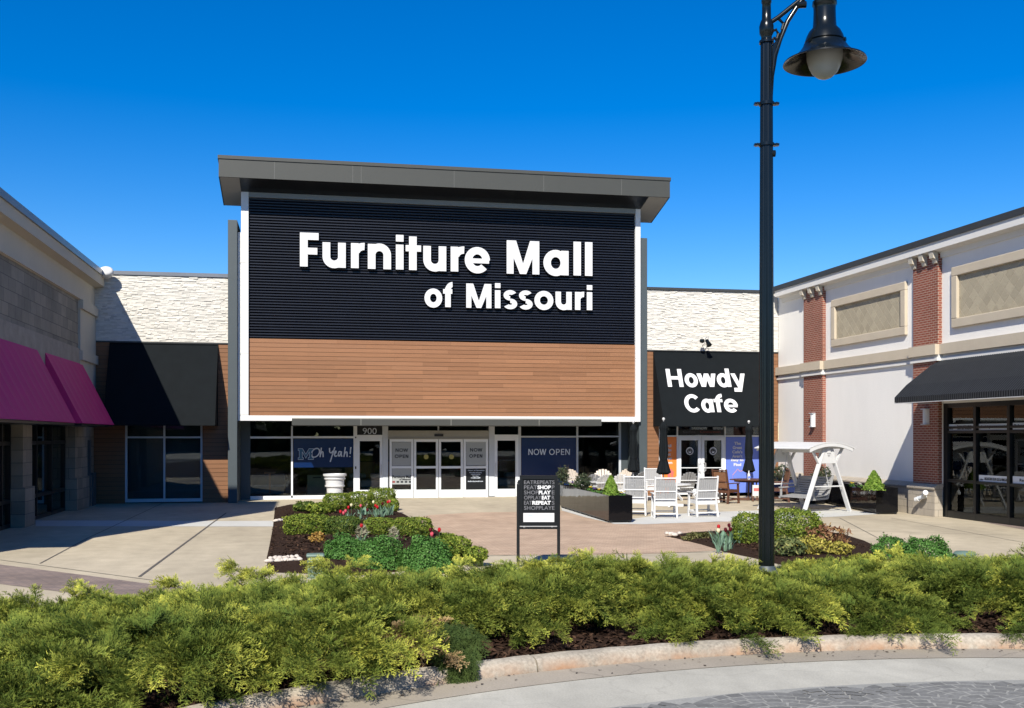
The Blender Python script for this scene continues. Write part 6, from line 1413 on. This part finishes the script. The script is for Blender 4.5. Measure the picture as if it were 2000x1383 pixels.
tl = [('red', 665, 1001, 'red tulip at the left end of the tulip row'), ('pink', 671, 1003.5, 'pink red tulip second from the left end of the row'), ('pink', 675, 999.5, 'pale pink tulip third along the row'), ('red', 680.5, 992.5, 'red tulip just left of the cream one'), ('cream', 686, 988, 'cream tulip in the left half of the row'), ('pink', 704.5, 989.5, 'pink red tulip standing alone mid row'), ('maroon', 717.5, 997.5, 'dark tulip low in the middle of the row'), ('cream', 729, 982, 'cream tulip in the right half of the row'), ('red', 733.5, 989, 'red tulip below the right cream one'), ('red', 737, 992, 'small red tulip beside the lower right leaves'), ('maroon', 747, 985, 'dark tulip left of the bright red pair'), ('red', 757.5, 982, 'bright red tulip of the pair at the right end'), ('pink', 761, 980.5, 'bright pink tulip of the pair at the right end'),
      ('red', 706, 1028.5, 'lone red tulip between two boxwood blocks'), ('maroon', 841, 1037, 'dark tulip beside the round boxwoods'), ('pink', 843.5, 1045.5, 'coral tulip beside the round boxwoods'), ('red', 858, 1037, 'large red tulip in front of the brick paving'),
      ('red', 1403.5, 1030.5, 'red tulip in the right bed above a cream one'), ('cream', 1403, 1038, 'cream tulip in the right bed'), ('maroon', 1417, 1037, 'dark maroon tulip low in the right bed clump'), ('maroon', 1424, 1028, 'dark maroon tulip standing tallest in the right bed'), ('maroon', 1426.5, 1036, 'dark maroon tulip at the right of the clump by the lamp pole')]
for k, px_, py_, lb_ in tl: tulip(k, px_, py_, 1.05, lb_)
for x0, x1, yt, yb, lb_ in [(690, 726, 994, 1011, 'grey green tulip leaves in the middle of the back row'), (728, 770, 990, 1012, 'grey green tulip leaves at the right of the back row'), (1388, 1416, 1040, 1069, 'left clump of blue green tulip leaves in the right bed'), (1418, 1446, 1038, 1069, 'right clump of blue green tulip leaves in the right bed')]:
    t = rooted('tulip_leaves', lb_, 'tulip leaves'); mb = MB(); g0 = gr((x0+x1)/2, yb); s = dep(g0)/FPX
    for k in range(26):
        a = rng.uniform(0, 6.28); o = g0+CR*rng.uniform(-.5, .5)*(x1-x0)*.8*s+CF*rng.uniform(-.1, .25); c_, s_ = math.cos(a), math.sin(a); L = (yb-yt)*s*rng.uniform(.7, 1.15); vs = []
        for i in range(6):
            u = i/5; w_ = .03*math.sin(math.pi*min(1, .18+u*.82)); r = .02+.14*u**1.7; z = L*u
            vs += [(o.x+c_*r-s_*w_, o.y+s_*r+c_*w_, z+.04), (o.x+c_*r, o.y+s_*r, z+.03), (o.x+c_*r+s_*w_, o.y+s_*r-c_*w_, z+.04)]
        kx = rng.uniform(.8, 1.25); mb.add(vs, [f for i in range(5) for f in ((3*i, 3*i+1, 3*i+4, 3*i+3), (3*i+1, 3*i+2, 3*i+5, 3*i+4))], (.16*kx, .26*kx, .18*kx))
    mb.build('foliage', M_leaf, t, attr=True, smooth=True)
# ---- edging stones
def rock_mesh(seed):
    bm = bmesh.new(); bmesh.ops.create_icosphere(bm, subdivisions=2, radius=1); r = random.Random(seed); ph = [r.uniform(0, 6) for _ in range(4)]
    for v in bm.verts: k = 1+.16*math.sin(3*v.co.x+ph[0])+.13*math.sin(4*v.co.y+ph[1])+.1*math.sin(5*v.co.z+ph[2]); v.co = Vector((v.co.x*k, v.co.y*k*.75, v.co.z*k*.55))
    me = bpy.data.meshes.new('edging_stone'); bm.to_mesh(me); bm.free(); me.materials.append(M_rock); me.polygons.foreach_set('use_smooth', [True]*len(me.polygons)); return me
rm = [rock_mesh(i) for i in range(5)]
def rock(px, py, r, label, k, z=.08):
    o = link('edging_stone', rm[k % 5]); q = gr(px, py); o.location = (q.x, q.y, z); o.scale = (r, r, r); o.rotation_euler = (rng.uniform(-.3, .3), rng.uniform(-.3, .3), rng.uniform(0, 6)); tag(o, label, 'stone', 'pale edging stones')
for k in range(15): rock(525+k*4.2+rng.uniform(-1, 1), (1099 if k % 2 else 1104.5)-k*.22, rng.uniform(.055, .085), 'pale limestone lump in the row on the dark mulch of the left bed', k)
for k, x in enumerate((539, 545, 551)): rock(x, 1023-k*.6, .09, 'pale limestone lump where the light paving strip meets the left bed', k)
for k, (x, y) in enumerate([(1303, 1048.5), (1311, 1049.5), (1317, 1051), (1327, 1049)]): rock(x, y, .085, 'pale limestone lump at the left tip of the right bed', k)

def chips(name, pts, sz=.03):
    P = np.array(pts); n = len(P); N = np.tile([0, 0, 1.0], (n, 1)); C = lerp((.018, .010, .007), (.085, .048, .030), rng.beta(1.1, 2.2, n))
    V, F, C_ = leaves(P, N, sz, C, 2.6, .45); return struct(link(name, rawmesh(name, V, F, C_, M_chip)), 'stuff')
M_chip = attrmat('bark_chip', .95, 0, spec=.1)
pts = []
for k in range(15000):
    ph = rng.uniform(52, 150); t = rng.beta(1, 3)*.45; r, z = bank(ph, t); p = ring(r+.02, R_(ph), z+rng.uniform(.004, .022)); pts.append(tuple(p))
chips('bark_mulch', pts)
pts = []
for poly, n in (([(540, 995), (620, 990), (760, 1000), (850, 1042), (930, 1088), (700, 1120), (525, 1112), (530, 1060)], 5000), ([(1315, 1050), (1400, 1043), (1520, 1040), (1640, 1050), (1715, 1078), (1560, 1108), (1470, 1088), (1380, 1064)], 4000)):
    P = [gr(*q) for q in poly]; x0, x1 = min(p.x for p in P), max(p.x for p in P); y0, y1 = min(p.y for p in P), max(p.y for p in P); c = sum(P, Vector())/len(P)
    for k in range(n):
        i = rng.integers(0, len(P)); a, b = P[i], P[(i+1) % len(P)]; u, v = rng.uniform(0, 1), math.sqrt(rng.uniform(0, 1)); q = c+((a+(b-a)*u)-c)*v
        pts.append((q.x, q.y, .095-.06*max(0, (v-.6)/.4)+rng.uniform(0, .02)))
chips('bark_mulch', pts, .04)
# ---- debris in the gutter, woods behind the photographer that the glass mirrors
mb = MB()
for k in range(150):
    r = RG+rng.beta(2, 1.2)*(RKF-RG-.03); a = R_(rng.uniform(62, 140)); p = ring(r, a, ZR+.008); s = rng.uniform(.006, .022)
    t = rng.uniform(0, 6.28); mb.add([(p.x+s*math.cos(t), p.y+s*math.sin(t), p.z), (p.x-s*.5*math.sin(t), p.y+s*.5*math.cos(t), p.z+.004), (p.x-s*math.cos(t), p.y-s*math.sin(t), p.z+.002), (p.x+s*.4*math.sin(t), p.y-s*.4*math.cos(t), p.z)], [(0, 1, 2, 3)])
struct(mb.build('leaf_litter', M_bark), 'stuff')
n = 9000; X = rng.uniform(-75, 90, n); zt = 9+4*np.sin(X*.21)+2.5*np.sin(X*.53+1); Zz = rng.uniform(0, 1, n)**.8*zt+.4; Yy = -48+rng.normal(0, 2.5, n)-np.abs(Zz-5)*.1
P = np.stack([X, Yy, Zz], 1); N = np.stack([0*X, 0*X+1, 0*X+.5], 1); tt = rng.uniform(0, 1, n); C = lerp((.015, .03, .010), (.05, .075, .022), tt)
V, F, CC_ = leaves(P, N, 1.5, C, 1.5, .6); o = link('far_wood', rawmesh('far_wood', V, F, CC_, M_leaf)); struct(o, 'stuff'); tag(o, 'dark line of trees mirrored in the shop glass', 'trees')
